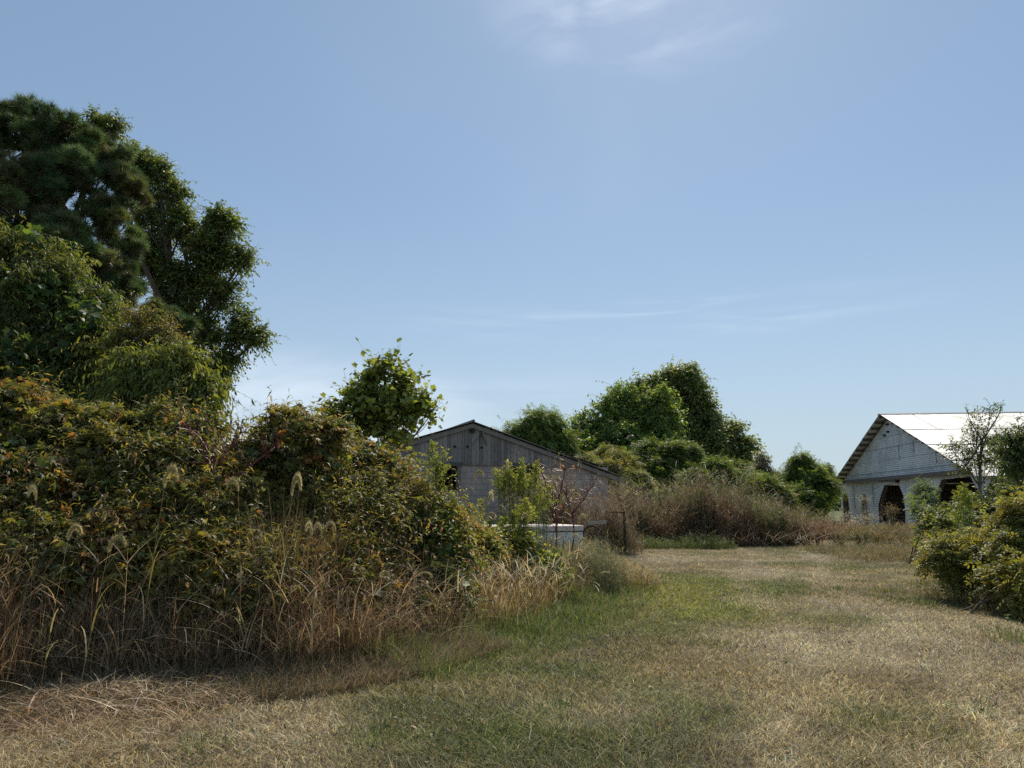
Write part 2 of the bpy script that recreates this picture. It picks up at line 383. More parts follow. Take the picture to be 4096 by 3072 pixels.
# tufts of taller green grass in the lawn: countable clumps
rng = np.random.default_rng(12)
def grass_tuft(px, py, h, r, cols, label, n=160, name='grass_tuft', cat='grass clump', group=None, wd=.004, lean=.5, curl=.6):
    c = G(px, py); b = np.array([c[0], c[1], float(gz(c[0], c[1]))])
    a = rng.random(n) * 6.283; q = r * rng.random(n) ** .7
    B = np.c_[b[0] + np.cos(a) * q, b[1] + np.sin(a) * q, np.full(n, b[2] - .01)]
    g = Geo(); k = 1 + c[1] * .07
    blades(g, B, h * (.5 + .6 * rng.random(n)), a + rng.normal(size=n) * .6, lean * rng.random(n), curl * rng.random(n), np.full(n, wd * k) * (.6 + .8 * rng.random(n)), pal(rng, n, cols), 4, roll=rng.normal(size=n) * .5)
    o = g.build(name, M_GRASS, base=b); o.location = b
    return tag(o, label, cat, group)
GR = [(.07, .12, .035), (.10, .15, .05), (.13, .17, .06), (.25, .24, .12)]
for px, py, h_, r_, lb in ((372, 745, .14, .22, 'dark green grass clump in the lawn near the bottom edge, below the thicket'),
                       (205, 752, .10, .2, 'small green grass clump between pale trampled straw and the lawn'),
                       (868, 727, .12, .25, 'bushy dark green grass tuft in the right foreground lawn'),
                       (655, 738, .1, .2, 'low green grass tuft in the bottom centre of the lawn'),
                       (560, 718, .13, .22, 'light green broad-bladed grass tuft in the centre foreground lawn'),
                       (718, 645, .09, .22, 'green grass tuft right of the bright green lawn patch'),
                       (838, 590, .11, .3, 'low dark green clump in the dry middle of the lawn'),
                       (888, 592, .13, .3, 'upright green grass clump in the lawn before the right hand bush'),
                       (925, 604, .14, .2, 'thin spiky pale grass clump beside the right hand bush'),
                       (800, 588, .08, .17, 'flat green crabgrass clump in the dry lawn centre'),
                       (1010, 640, .2, .3, 'tall dark green grass clump at the right edge under the bush'),
                       (975, 712, .09, .25, 'greyish green grass tuft at the far right of the foreground lawn'),
                       (945, 745, .1, .25, 'green grass tuft in the bottom right corner of the lawn')):
    grass_tuft(px, py, h_, r_, GR, lb)

# ------------------------------------------------------------------ thicket base: dry tall grass (uncountable)
def along(rng, n, i0, i1, off0, off1, power=1.0):
    """points behind (+) or before (-) the thicket's front line"""
    seg = LINE[i0:i1 + 1]; L = np.r_[0, np.cumsum(np.linalg.norm(np.diff(seg, axis=0), axis=1))]
    s = rng.random(n) * L[-1]; x = np.interp(s, L, seg[:, 0]); y = np.interp(s, L, seg[:, 1])
    tx = np.gradient(seg[:, 0]); ty = np.gradient(seg[:, 1]); tx = np.interp(s, L, tx); ty = np.interp(s, L, ty); q = np.hypot(tx, ty)
    o = off0 + (off1 - off0) * rng.random(n) ** power
    return x - ty / q * o, y + tx / q * o, o
DRY = [(.17, .105, .06), (.24, .165, .1), (.1, .065, .04), (.36, .28, .17), (.13, .125, .06)]
rng = np.random.default_rng(21)
g = Geo()
n = 19000; X, Y, o_ = along(rng, n, 0, 9, .05, 2.0, 1.1); az = rng.random(n) * 6.283
h = (.42 + .75 * np.clip(o_ + .15, 0, 1.1)) * (.4 + .6 * rng.random(n)) * (1 + .35 * vnoise(X, Y, .7, 31))
dk = np.clip(1.15 + 1.1 * vnoise(X, Y, .45, 44) + .5 * vnoise(X, Y, 1.3, 45), .0, 1.2) * np.where((X > -1.7) & (X < -.5) & (o_ > .15), .3, 1); h = h * np.clip(dk, .25, 1.15)
blades(g, np.c_[X, Y, gz(X, Y)], h, az, .35 * rng.random(n), .5 * rng.random(n) ** 2, .004 + .006 * rng.random(n), pal(rng, n, DRY), 5, roll=rng.normal(size=n) * .7)
n = 9000; X, Y, o_ = along(rng, n, 0, 9, .1, 1.8); 
h = .2 + .5 * rng.random(n)
blades(g, np.c_[X, Y, gz(X, Y) + .05 + .75 * rng.random(n) * np.clip(o_ + .2, 0, 1)], h * .6, rng.random(n) * 6.283, .8 * rng.random(n), 1.5 * rng.random(n), .007 + .007 * rng.random(n), pal(rng, n, [(.42, .31, .18), (.3, .19, .1), (.5, .4, .26)]), 6, roll=rng.normal(size=n) * .8)
tag(g.build('tall_dry_grass', M_STRAW), 'tall dead brown grass standing under the front of the thicket', 'dry grass', kind='stuff')
g = Geo(); n = 600; X, Y, o_ = along(rng, n, 0, 9, .25, 1.5); az = rng.random(n) * 6.283; k = rng.integers(0, 60, n); X = X + .0; h = (.7 + .75 * rng.random(n)) * (.75 + .35 * vnoise(X, Y, .5, 41)); lean = .3 * rng.random(n)
pt = blades(g, np.c_[X, Y, gz(X, Y)], h, az, lean, .35 * rng.random(n) ** 2, .005 + .003 * rng.random(n), pal(rng, n, [(.36, .26, .15), (.46, .37, .23), (.25, .16, .09)]), 6, roll=rng.normal(size=n) * .7)
m = n * 7; k = rng.integers(0, n, m); i = rng.integers(1, 6, m)
blades(g, pt[k, i], .12 + .22 * rng.random(m), rng.random(m) * 6.283, .6 + .8 * rng.random(m), 1.5 * rng.random(m), .005 + .007 * rng.random(m), pal(rng, m, [(.4, .3, .18), (.5, .41, .27), (.27, .17, .1)]), 5, roll=rng.normal(size=m) * .8)
tag(g.build('tall_dry_stalks', M_STRAW), 'tall straw stalks with curled dead blades rising up the face of the thicket', 'dry stalks', kind='stuff')
# front skirt: short brown grass leaning out
g = Geo(); n = 26000; X, Y, o_ = along(rng, n, 0, 9, -.55, .35); az = rng.random(n) * 6.283
blades(g, np.c_[X, Y, gz(X, Y)], .1 + .3 * rng.random(n) * (o_ + .75), az, .9 * rng.random(n), rng.random(n), .003 + .004 * rng.random(n), pal(rng, n, [(.26, .19, .115), (.34, .27, .17), (.16, .12, .07), (.42, .36, .25), (.16, .17, .08)]), 3, roll=rng.normal(size=n))
tag(g.build('brown_grass', M_STRAW), 'matted brown grass along the foot of the thicket where it meets the lawn', 'dry grass', kind='stuff')
# trampled pale straw bottom left
g = Geo(); n = 15000
u = rng.normal(size=(n, 2)); c = G(95, 722); X = c[0] + u[:, 0] * 1.0 - .2; Y = c[1] + u[:, 1] * .42; ok = X < -1.9 - .5 * rng.random(n); X, Y = X[ok], Y[ok]; n = len(X)
mound = .20 * np.exp(-((X - c[0]) / 1.1) ** 2 - ((Y - c[1] - .25) / .4) ** 2)
blades(g, np.c_[X, Y, gz(X, Y) + mound * rng.random(n)], .035 + .11 * rng.random(n) ** 2, rng.random(n) * 6.283, .6 + 1.1 * rng.random(n), 1.9 * rng.random(n), .003 + .006 * rng.random(n) ** 3, pal(rng, n, [(.55, .44, .28), (.68, .58, .42), (.38, .27, .15), (.22, .14, .08)], [3, 2, 3, 2.4]), 5, roll=rng.normal(size=n) * .9)
n = 130; X = c[0] - .3 + rng.normal(size=n) * .6; Y = c[1] + .15 + rng.normal(size=n) * .3
blades(g, np.c_[X, Y, gz(X, Y) + .05 + .12 * rng.random(n)], .08 + .14 * rng.random(n), rng.choice([0, 3.14], n) + rng.normal(size=n) * .6, 1.0 + .9 * rng.random(n), 2.2 * rng.random(n), .005 + .008 * rng.random(n), pal(rng, n, [(.6, .5, .34), (.7, .62, .48), (.45, .34, .2)]), 7, roll=rng.normal(size=n) * .7)
tag(g.build('trampled_straw', M_STRAW), 'bleached flattened straw heaped in the left foreground before the thicket', 'straw', kind='stuff')
# foxtail stand, right end of the thicket
rng = np.random.default_rng(22)
g = Geo(); n = 17000; X, Y, o_ = along(rng, n, 9, 13, .05, 2.6); X = X
h = (.45 + .55 * np.clip(o_, 0, 1)) * (.45 + .6 * rng.random(n))
blades(g, np.c_[X, Y, gz(X, Y)], h, rng.random(n) * 6.283, .4 * rng.random(n), .7 * rng.random(n) ** 2, .005 + .009 * rng.random(n), pal(rng, n, [(.46, .36, .19), (.33, .23, .11), (.56, .47, .3), (.2, .21, .08), (.24, .14, .07)], [3, 3, 2, 1.5, 1]), 5, roll=rng.normal(size=n) * .7)
n = 3500; X, Y, o_ = along(rng, n, 9, 13, .1, 2.4)
blades(g, np.c_[X, Y, gz(X, Y) + .2 + .5 * rng.random(n)], .15 + .22 * rng.random(n), rng.random(n) * 6.283, .9 * rng.random(n), 1.6 * rng.random(n), .008 + .008 * rng.random(n), pal(rng, n, [(.55, .45, .28), (.65, .56, .38)]), 6, roll=rng.normal(size=n) * .8)
tag(g.build('foxtail_stand', M_STRAW), 'dense straw coloured foxtail grass standing between thicket and white chest', 'dry grass', kind='stuff')
g = Geo(); n = 16000; X, Y, o_ = along(rng, n, 7, 13, -1.1, .35)
blades(g, np.c_[X, Y, gz(X, Y)], (.09 + .2 * rng.random(n)) * np.clip(o_ + 1.2, .3, 1.3) * (1 + .5 * vnoise(X, Y, .8, 33)), rng.random(n) * 6.283, .7 * rng.random(n), .9 * rng.random(n), .004 + .005 * rng.random(n), pal(rng, n, [(.12, .18, .045), (.17, .21, .06), (.32, .29, .14), (.07, .12, .03)]), 4, roll=rng.normal(size=n) * .7)
tag(g.build('green_grass', M_GRASS), 'soft long green grass at the foot of the foxtails beside the lawn', 'grass', kind='stuff')
# feathery grey-green weeds in front of the chest
def scatter_weeds(name, label, cat, cx, cy, sx, sy, n, hgt, cols, wd, seed, mat_=M_GRASS, side=6, curlk=.4, leank=.25, seg=5, box=True, sidelen=.12, kind='stuff', clump=0, clr=.22):
    r = np.random.default_rng(seed); g = Geo()
    if box: X = cx + (r.random(n) * 2 - 1) * sx; Y = cy + (r.random(n) * 2 - 1) * sy
    else: X = cx + r.normal(size=n) * sx; Y = cy + r.normal(size=n) * sy
    if clump:
        qx = cx + (r.random(clump) * 2 - 1) * sx; qy = cy + (r.random(clump) * 2 - 1) * sy; hs_ = r.uniform(.45, 1.12, clump); k_ = r.integers(0, clump, n)
        X = qx[k_] + r.normal(size=n) * clr; Y = qy[k_] + r.normal(size=n) * clr; hgt = hgt * hs_[k_]
    h = hgt * (.4 + .62 * r.random(n)) * (1 + .22 * vnoise(X, Y, sx * .4 + .3, seed) + .3 * vnoise(X, Y, sx * .13 + .12, seed + 3)); az = r.random(n) * 6.283
    edge = np.clip(1.25 - np.maximum(abs(X - cx) / sx, abs(Y - cy) / sy) ** 5 * (.5 + .5 * r.random(n)), .25, 1); h *= edge
    pts = blades(g, np.c_[X, Y, gz(X, Y)], h, az, leank * r.random(n), curlk * r.random(n) ** 1.5, wd * (.7 + .6 * r.random(n)), pal(r, n, cols), seg, roll=r.normal(size=n) * .6)
    if side:
        m = n * side; k = r.integers(0, n, m); t = r.random(m) ** .6 * seg * .98; i = t.astype(int); f_ = (t - i)[:, None]
        B = pts[k, i] * (1 - f_) + pts[k, i + 1] * f_
        blades(g, B, sidelen * (.5 + r.random(m)) * h[k] ** .3, r.random(m) * 6.283, .5 + .8 * r.random(m), 1.0 * r.random(m), wd * (.8 + .8 * r.random(m)), pal(r, m, cols), 3, roll=r.normal(size=m) * .8)
    return tag(g.build(name, mat_), label, cat, kind=kind)
c = G(572, 585)
scatter_weeds('feathery_weeds', 'fine grey green feathery weeds growing in front of the white chest', 'weeds', c[0] - .25, c[1] - .4, 1.0, 1.4, 2100, .95, [(.13, .16, .08), (.2, .2, .11), (.1, .13, .05), (.28, .25, .15)], .0045, 41, side=14, sidelen=.09)
scatter_weeds('chest_grass', 'straw and green grass growing up against the white chest', 'grass', 1.0, 13.9, 1.2, .45, 1300, .9, [(.4, .33, .18), (.2, .21, .09), (.3, .24, .13)], .006, 57, side=6, sidelen=.12)
c = G(655, 545)
scatter_weeds('rank_green_grass', 'patch of longer dark green grass before the dead brush heap', 'grass', c[0], c[1] - 1, 2.4, 1.6, 5000, .42, [(.09, .14, .04), (.13, .17, .06), (.2, .2, .09)], .012, 42, side=2)
scatter_weeds('bleached_grass', 'bleached yellow grass spilling onto the lawn right of the feathery weeds', 'dry grass', 1.9, 16.3, 1.0, 2.2, 4500, .3, [(.5, .38, .2), (.42, .3, .15), (.6, .5, .32), (.2, .2, .08)], .007, 43, M_STRAW, side=2, leank=.8)

# ------------------------------------------------------------------ plants
def crown(g, gt, blobs, rng, n, tpl, size, cols, weights=None, shoot=.35, per=7, droop=.3, lift=.3, sub=9, twig=.004, flat=.7, ldroop=.35, twcol=(.12, .09, .06), core=.15, subr=.45, jit=.2, sub_n=None, sz=(.55, .85)):
    """leafy shoots on clumps of clumps; blobs = (centre, radius)"""
    cen, rad = [], []; sub = sub_n or sub
    for c_, r_ in blobs:
        for _ in range(sub):
            u = nrm(rng.normal(size=3) + np.array([0, -.15, .25])); q = r_ * rng.uniform(.45, 1.1)
            cen.append(c_ + u * q * np.array([1, .9, .95])); rad.append(r_ * rng.uniform(subr * .4, subr * 1.05))
        cen.append(c_); rad.append(r_ * .5)
    cen = np.array(cen); rad = np.array(rad)
    k = rng.choice(len(cen), n, p=rad ** 2 / (rad ** 2).sum())
    u = nrm(rng.normal(size=(n, 3)) + np.array([0, 0, .25]))
    q = rng.random(n) ** (.35); q[rng.random(n) < core] *= .6
    O = cen[k] + u * (rad[k] * q)[:, None]; O[:, 2] = np.maximum(O[:, 2], .08)
    D = nrm(u * .8 + rng.normal(size=(n, 3)) * .35 + np.array([0, 0, lift]))
    L = shoot * (.5 + .9 * rng.random(n)); lg = rng.random(n) < .03; L[lg] *= 1.8
    if gt is not None: twigs(gt, O, D, L, droop, twig, np.array(twcol))
    base_c = pal(rng, len(cen), cols, weights, .12)         # each clump leans to one colour
    for i in range(per):
        t = (i + .6) / per; pos = O + D * (L * t)[:, None]; pos[:, 2] -= droop * L * t * t
        tg = D.copy(); tg[:, 2] -= 2 * droop * t
        sd = nrm(np.cross(tg, np.array([0, 0, 1.]))); a = i * 2.4 + rng.random(n) * .8
        up = nrm(np.cross(sd, tg))
        yd = nrm(tg * .55 + sd * np.cos(a)[:, None] + up * (np.sin(a) * (1 - flat))[:, None] + rng.normal(size=(n, 3)) * .25); yd[:, 2] -= ldroop * rng.random(n)
        zu = nrm(np.array([0, 0, 1.]) + rng.normal(size=(n, 3)) * .45)
        c1 = pal(rng, n, cols, weights, jit); mixk = .45
        inst(g, tpl, pos, yd, zu, size * (sz[0] + sz[1] * rng.random(n)) * (1 - .25 * t), c1 * (1 - mixk) + base_c[k] * mixk)
    return cen, rad
def skeleton(g, base, blobs, rng, r0, col=(.13, .1, .075), sub=5, trunk_top=None, sag=-.05, multi=0):
    """trunk with limbs to each clump and smaller branches inside it"""
    base = np.asarray(base, float); cs = [np.asarray(b[0], float) for b in blobs]; top = max(cs, key=lambda q: q[2])
    tt = np.array(trunk_top if trunk_top is not None else (base * .3 + np.mean(cs, 0) * .7))
    if multi:
        for c_, r_ in blobs:
            b = base + np.array([rng.normal() * multi, rng.normal() * multi * .5, 0]); b[2] = float(gz(b[0], b[1])) - .05
            p_ = curve(b, c_, rng, .12, 7); tube(g, p_, np.linspace(r0, r0 * .4, 7), col, 5)
            for _ in range(sub): tube(g, curve(p_[rng.integers(2, 6)], c_ + nrm(rng.normal(size=3)) * r_ * .85, rng, .15, 5), np.linspace(r0 * .4, r0 * .1, 5), col, 4)
        return
    tp = curve(base - np.array([0, 0, .15]), tt, rng, .04, 9); tube(g, tp, np.linspace(r0, r0 * .55, 9) * (1 + .35 * np.exp(-np.arange(9) * 1.6)), col, 8)
    tube(g, curve(tt, top, rng, .06, 6), np.linspace(r0 * .55, r0 * .12, 6), col, 6)
    for c_, r_ in blobs:
        i = int(np.clip((c_[2] - base[2]) / (tt[2] - base[2] + 1e-6) * 6, 3, 8)) if rng.random() < .75 else 8
        i = min(i, 8); p_ = curve(tp[i], c_, rng, .1, 7, sag); tube(g, p_, np.linspace(r0 * .38, r0 * .12, 7), col, 6)
        for _ in range(sub):
            e = c_ + nrm(rng.normal(size=3)) * r_ * .9; tube(g, curve(p_[rng.integers(3, 7)], e, rng, .15, 5), np.linspace(r0 * .13, r0 * .035, 5), col, 4)
def nearer(bl, f):
    return [(np.array([c_[0] * f, c_[1] * f, EYE + (c_[2] - EYE) * f]), r_ * f) for c_, r_ in bl]
def B(*l): return [(P(px, py, Y), r * Y / F) for px, py, Y, r in l]
LANCE = t_leaf(.13, .05, .45); LANCE2 = t_leaf(.15, .05, .4, False); OVAL = t_leaf(.26, .06, .25); OVAL2 = t_leaf(.28, .05, .2, False)
PALM = t_palmate(True); THIN = t_leaf(.09, .03, .6, False); CRUMP = t_leaf(.3, .3, .9); PINN = t_pinnate(4); PINN_H = t_pinnate(3, True, .2, .3, .42); LOBE = t_lobed(5); TUL = t_lobed(4)
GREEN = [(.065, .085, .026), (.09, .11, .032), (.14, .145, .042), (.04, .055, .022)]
def plant(name, label, cat, blobs, base, seed, n, tpl, size, cols, weights=None, r0=.06, group=None, trunk='trunk', foliage='crown', extra=None, multi=0, tt=None, sub=5, barkcol=(.13, .10, .075), mat_=None, **kw):
    r = np.random.default_rng(seed); b = np.array([base[0], base[1], float(gz(base[0], base[1]))])
    o = thing(name, label, cat, b, group=group)
    gt, gl = Geo(), Geo()
    skeleton(gt, b, blobs, r, r0, barkcol, sub, tt, multi=multi)
    crown(gl, gt, blobs, r, n, tpl, size, cols, weights, **kw)
    if extra: extra(gl, gt, r)
    gt.build(trunk, M_BARK, o, b, smooth=True); gl.build(foliage, mat_ or M_LEAF, o, b)
    return o

# --- left background trees
# pine
def pine():
    r = np.random.default_rng(51); b = np.array([-13.2, 20.5, 0.])
    o = thing('pine_tree', 'huge dark pine with bristly needle clumps towering at the left edge', 'pine tree', b)
    bl = B((12, 130, 20, 34), (52, 142, 20, 34), (92, 160, 20.5, 32), (122, 190, 20.5, 26), (62, 195, 19.6, 45), (18, 195, 19, 42), (108, 225, 20, 26),
           (60, 245, 19, 36), (92, 268, 19.5, 32), (122, 284, 19.8, 20), (20, 250, 18.6, 45), (160, 318, 20, 14), (130, 250, 20, 13), (-35, 160, 20, 45), (-50, 250, 19, 60), (60, 310, 19, 40), (185, 330, 20, 10), (110, 310, 19.5, 22))
    gt, gl = Geo(), Geo(); skeleton(gt, b, bl, r, .32, (.12, .085, .06), 8, trunk_top=P(40, 160, 20.5), sag=-.12)
    cen, rad = [], []
    for c_, q in bl:
        for _ in range(26):
            u = nrm(r.normal(size=3) + np.array([0, -.3, .3])); cen.append(c_ + u * q * r.uniform(.3, 1.08) * np.array([1.1, 1, .9])); rad.append(q * r.uniform(.1, .3))
    cen = np.array(cen); rad = np.array(rad); n = 11500
    k = r.choice(len(cen), n, p=rad ** 1.5 / (rad ** 1.5).sum()); u = nrm(r.normal(size=(n, 3)) + np.array([0, 0, .3])); O = cen[k] + u * (rad[k] * 1.15 * r.random(n) ** .5)[:, None] * np.array([1.2, 1, .8])
    D = nrm(u * .7 + np.array([0, 0, .6]) + r.normal(size=(n, 3)) * .25)
    twigs(gt, O - D * .25, D, np.full(n, .35), 0, .009, np.array((.1, .075, .05)))
    bc = pal(r, len(cen), [(.045, .07, .028), (.065, .09, .034), (.06, .07, .03), (.085, .085, .035)], [4, 3, 2, 1])[k]
    for s in range(3):
        m = np.arange(n) % 3 == s; inst(gl, t_tuft(46, 75, s, .03), O[m], D[m], nrm(r.normal(size=(m.sum(), 3))), .25 * (.7 + .5 * r.random(m.sum())), bc[m] * (1 + r.normal(size=(m.sum(), 1)) * .15))
    # cones
    gc = Geo(); m = r.integers(0, n, 90)
    for i in m:
        p_ = O[i] + np.array([0, 0, -.1]); tube(gc, [p_, p_ + [0, 0, .04], p_ + [0, 0, .09]], [.02, .035, .012], (.1, .06, .035), 5)
    gt.build('trunk', M_BARK, o, b, smooth=True); gl.build('crown', M_NEEDLE, o, b); gc.build('cone', M_BARK, o, b)['kind'] = 'stuff'
pine()
plant('pecan_tree', 'tall dark leafy tree with drooping branches behind the pine', 'tree',
      B((160, 178, 27, 13), (175, 196, 27, 12), (152, 212, 27, 20), (186, 232, 27, 22), (222, 226, 27, 16), (240, 262, 27, 13), (208, 262, 27, 25), (178, 280, 27, 22), (218, 296, 27, 20),
        (240, 330, 27, 17), (257, 340, 27, 11), (206, 336, 27, 18), (225, 366, 27, 15), (175, 318, 27, 20), (112, 128, 27, 13), (95, 122, 27, 8), (140, 165, 27, 18), (196, 368, 27, 20), (215, 385, 27, 12), (150, 260, 27, 25)),
      (P(165, 503, 27)[0], 27), 52, 6900, OVAL2, .155, [(.08, .115, .042), (.105, .145, .05), (.14, .175, .06), (.065, .09, .036)], r0=.34, tt=P(178, 330, 27), sub=7, shoot=.6, per=9, droop=.35, twig=.009, ldroop=.7, subr=.3, sub_n=15, core=.05)
VG = [(.085, .11, .03), (.12, .14, .036), (.055, .078, .025), (.17, .165, .045), (.04, .055, .022)]
def mixed(nb, size, n, seed=0):
    """other growth woven through one bush: vine leaves, narrow leaved shoots, dead curled leaves and dry tendrils"""
    def f(gl, gt, r):
        crown(gl, None, nb, r, n, LOBE, size, [(.05, .075, .028), (.08, .105, .035), (.13, .14, .042), (.2, .19, .05)], [3, 3, 2, .6], shoot=.3, per=3, droop=.6, ldroop=1.6, lift=0, flat=.3, sz=(.4, 1.1))
        crown(gl, gt, nb, r, 260, THIN, .10, [(.13, .13, .045), (.2, .17, .06), (.09, .11, .04)], shoot=.45, per=12, droop=.15, lift=.8, sz=(.5, .9), twig=.003, twcol=(.2, .14, .08))
        crown(gl, gt, nb, r, 240, CRUMP, .06, [(.16, .09, .05), (.26, .17, .1), (.12, .07, .045), (.3, .24, .17)], shoot=.35, per=5, droop=.4, ldroop=1.6, lift=.1, sz=(.4, 1.), twig=.003, twcol=(.24, .17, .1))
        for _ in range(26):                       # dry tendrils draped over the bush
            c_, q = nb[r.integers(len(nb))]; a = c_ + nrm(r.normal(size=3) + [0, -.7, .6]) * q * 1.05; b = c_ + nrm(r.normal(size=3) + [0, -.9, -.6]) * q * 1.3
            tube(gt, curve(a, b, r, .15, 8), .0025, (.3, .23, .15), 3)
    return f
def grape(nb, size=.13, cols=((.045, .08, .025), (.07, .11, .03), (.03, .055, .025)), n=1500):
    def f(gl, gt, r): crown(gl, None, nb, r, n, LOBE, size, cols, None, shoot=.3, per=3, droop=.6, ldroop=1.6, lift=0, flat=.3)
    return f
bl = B((18, 262, 14, 40), (-30, 270, 14, 50), (55, 285, 14, 35), (88, 308, 13.8, 28), (20, 320, 13.5, 55), (75, 340, 13.5, 42), (108, 335, 13.5, 20), (45, 385, 13, 52), (95, 385, 13, 38), (-30, 350, 13.5, 60), (10, 415, 12.5, 50), (110, 420, 12.5, 30), (70, 430, 12.5, 40))
plant('vine_draped_tree', 'broad leaved tree smothered in hanging vines in front of the pine', 'tree', bl, (P(40, 503, 14)[0], 14.2), 53, 6800, LANCE, .13, VG, [3, 3, 2, 1, 1], r0=.13, tt=P(40, 320, 14.2), shoot=.5, per=8, droop=.5, twig=.006, ldroop=1.0, extra=grape(bl, .17, n=2600), core=.3)
bl = B((140, 330, 13, 22), (165, 340, 13, 15), (120, 372, 12.6, 18), (175, 355, 13, 12), (150, 350, 13, 18), (122, 400, 12.3, 20))
plant('brownish_sapling', 'olive brown narrow leaved sapling between vine draped tree and lime green branch', 'small tree', bl, (P(135, 503, 12.8)[0], 12.8), 54, 1900, LANCE, .08, [(.11, .11, .04), (.09, .105, .035), (.15, .135, .05), (.18, .12, .05), (.07, .09, .03)], r0=.05, shoot=.3, per=8)
bl = B((150, 372, 11.5, 20), (182, 378, 11.5, 20), (204, 390, 11.3, 15), (170, 400, 11.3, 22), (135, 395, 11.5, 18), (200, 412, 11.2, 14), (125, 365, 11.6, 10))
plant('peach_tree', 'bright lime green small tree with long drooping leaves above the thicket', 'small tree', bl, (P(160, 503, 11.6)[0], 11.6), 55, 2100, LANCE, .13, [(.1, .125, .034), (.135, .155, .04), (.065, .09, .028), (.17, .17, .05)], [3, 3, 2, 1], r0=.06, shoot=.45, per=8, droop=.5, ldroop=1.3, lift=.2)

# --- the thicket, shrub by shrub
OR = [(.155, .145, .04), (.21, .17, .045), (.10, .115, .035), (.27, .155, .05), (.33, .12, .045), (.065, .08, .03), (.17, .105, .06), (.045, .062, .026)]
def shrub(i, label, bl, n, tpl, size, cols, w_=None, extra=None, cat='shrub', name='thicket_shrub', **kw):
    xs = np.mean([b[0][0] for b in bl]); ys = np.mean([b[0][1] for b in bl]) + .3
    d = dict(r0=.018, multi=.45, sub=4, trunk='stem', foliage='foliage', shoot=.28, per=6, droop=.25, twig=.0028, lift=.35, ldroop=.4, flat=.75, core=.25, twcol=(.16, .09, .06)); d.update(kw)
    return plant(name, label, cat, bl, (xs, ys), 100 + i, n, tpl, size, cols, w_, extra=extra, **d)
S_OR = [5, 3.5, 4, 1.1, .5, 4, .6, 3]; S_GR = [5, 1.5, 5, .3, .2, 6, .3, 5]
defs = [
 ('yellow green creeper covered bush at the upper left edge of the thicket', B((15, 428, 10, 36), (60, 445, 9.8, 34), (25, 470, 9.4, 42), (-30, 450, 9.6, 50)), 2600, PALM, .125, OR, S_GR, 1),
 ('orange tinged creeper bush filling the left edge at mid height of the thicket', B((15, 520, 8.6, 44), (62, 505, 8.9, 40), (-35, 530, 8.6, 50), (30, 560, 8.2, 38)), 2600, PALM, .12, OR, S_OR, 0),
 ('dark low leafy bush above the dry grass at the far left', B((20, 575, 7.9, 24), (65, 572, 8, 20), (-30, 575, 7.9, 30)), 900, OVAL, .075, GREEN + [(.1, .13, .07)], None, 1),
 ('green and gold bush left of the first gap under the lime green tree', B((110, 445, 10, 30), (95, 470, 9.5, 36), (140, 450, 10.2, 26), (120, 500, 9.1, 36)), 2400, PALM, .12, OR, S_GR, 0),
 ('rusty orange leaved bush in the middle left of the thicket', B((110, 555, 8.4, 38), (145, 535, 8.7, 34), (90, 572, 8.1, 20), (140, 570, 8.2, 22)), 2000, PALM, .12, OR, [4, 4, 3, 2, 1.2, 3, 1, 2], 0),
 ('dark green vine bush below the lime green tree', B((175, 445, 10.2, 28), (190, 478, 9.6, 34), (160, 480, 9.4, 32), (205, 440, 10.4, 16)), 2100, OVAL, .085, VG + [(.2, .1, .05)], None, 1),
 ('gold leaved bush at the centre of the left thicket', B((190, 530, 8.9, 36), (230, 510, 9.3, 30), (185, 565, 8.3, 26), (225, 555, 8.6, 26)), 2100, PALM, .115, OR, S_OR, 0),
 ('leafy bush reaching down to the grass at the centre of the thicket', B((235, 592, 8.2, 17), (262, 580, 8.5, 19), (210, 598, 8.0, 10), (252, 606, 8.1, 11)), 650, OVAL, .08, GREEN + [(.3, .25, .05)], None, 1),
 ('tall wispy bush of pointed leaves rising against the sky beside red stems', B((282, 428, 10.4, 18), (300, 440, 10.3, 22), (265, 460, 10.1, 26), (240, 450, 10.3, 12), (325, 435, 10.5, 18)), 1500, PALM, .13, OR, [4, 3, 4, 1, .6, 3, 1, 2], 0),
 ('dense mixed green bush right of the red pokeweed stems', B((270, 510, 9.4, 32), (305, 490, 9.8, 34), (275, 545, 8.9, 30), (310, 530, 9.3, 30)), 2300, OVAL, .075, OR, S_GR, 1),
 ('golden bush low at the centre right of the thicket above brown grass', B((302, 570, 8.6, 20), (345, 568, 8.9, 22), (362, 598, 8.6, 13), (335, 585, 8.6, 14)), 1150, PALM, .11, OR, S_OR, 0),
 ('vine heap with pale upturned leaves before the tulip tree', B((345, 455, 10.8, 22), (375, 462, 10.8, 22), (345, 490, 10.2, 32), (385, 490, 10.4, 28), (330, 455, 10.8, 20)), 2300, PALM, .10, OR, S_OR, 1),
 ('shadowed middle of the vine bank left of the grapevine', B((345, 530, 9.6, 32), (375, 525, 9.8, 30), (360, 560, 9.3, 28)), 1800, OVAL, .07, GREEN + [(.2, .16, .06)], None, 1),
 ('yellow edged bush at the right end of the thicket beside the grey barn', B((415, 478, 10.8, 18), (440, 500, 10.8, 20), (455, 520, 10.8, 17), (420, 500, 10.6, 22), (400, 470, 10.9, 14)), 1500, OVAL, .085, [(.17, .19, .04), (.24, .22, .05), (.1, .14, .035), (.3, .2, .05)], None, 0),
 ('dark heart leaved grapevine curtain at the right end of the thicket', B((400, 530, 10.2, 28), (430, 545, 10.3, 26), (450, 555, 10.5, 18), (410, 575, 9.9, 28), (440, 590, 9.9, 22), (385, 597, 9.4, 20), (410, 606, 9.3, 16), (455, 592, 10.2, 12)), 1700, OVAL, .08, [(.04, .07, .03), (.06, .095, .035), (.12, .15, .04)], None, 2),
]
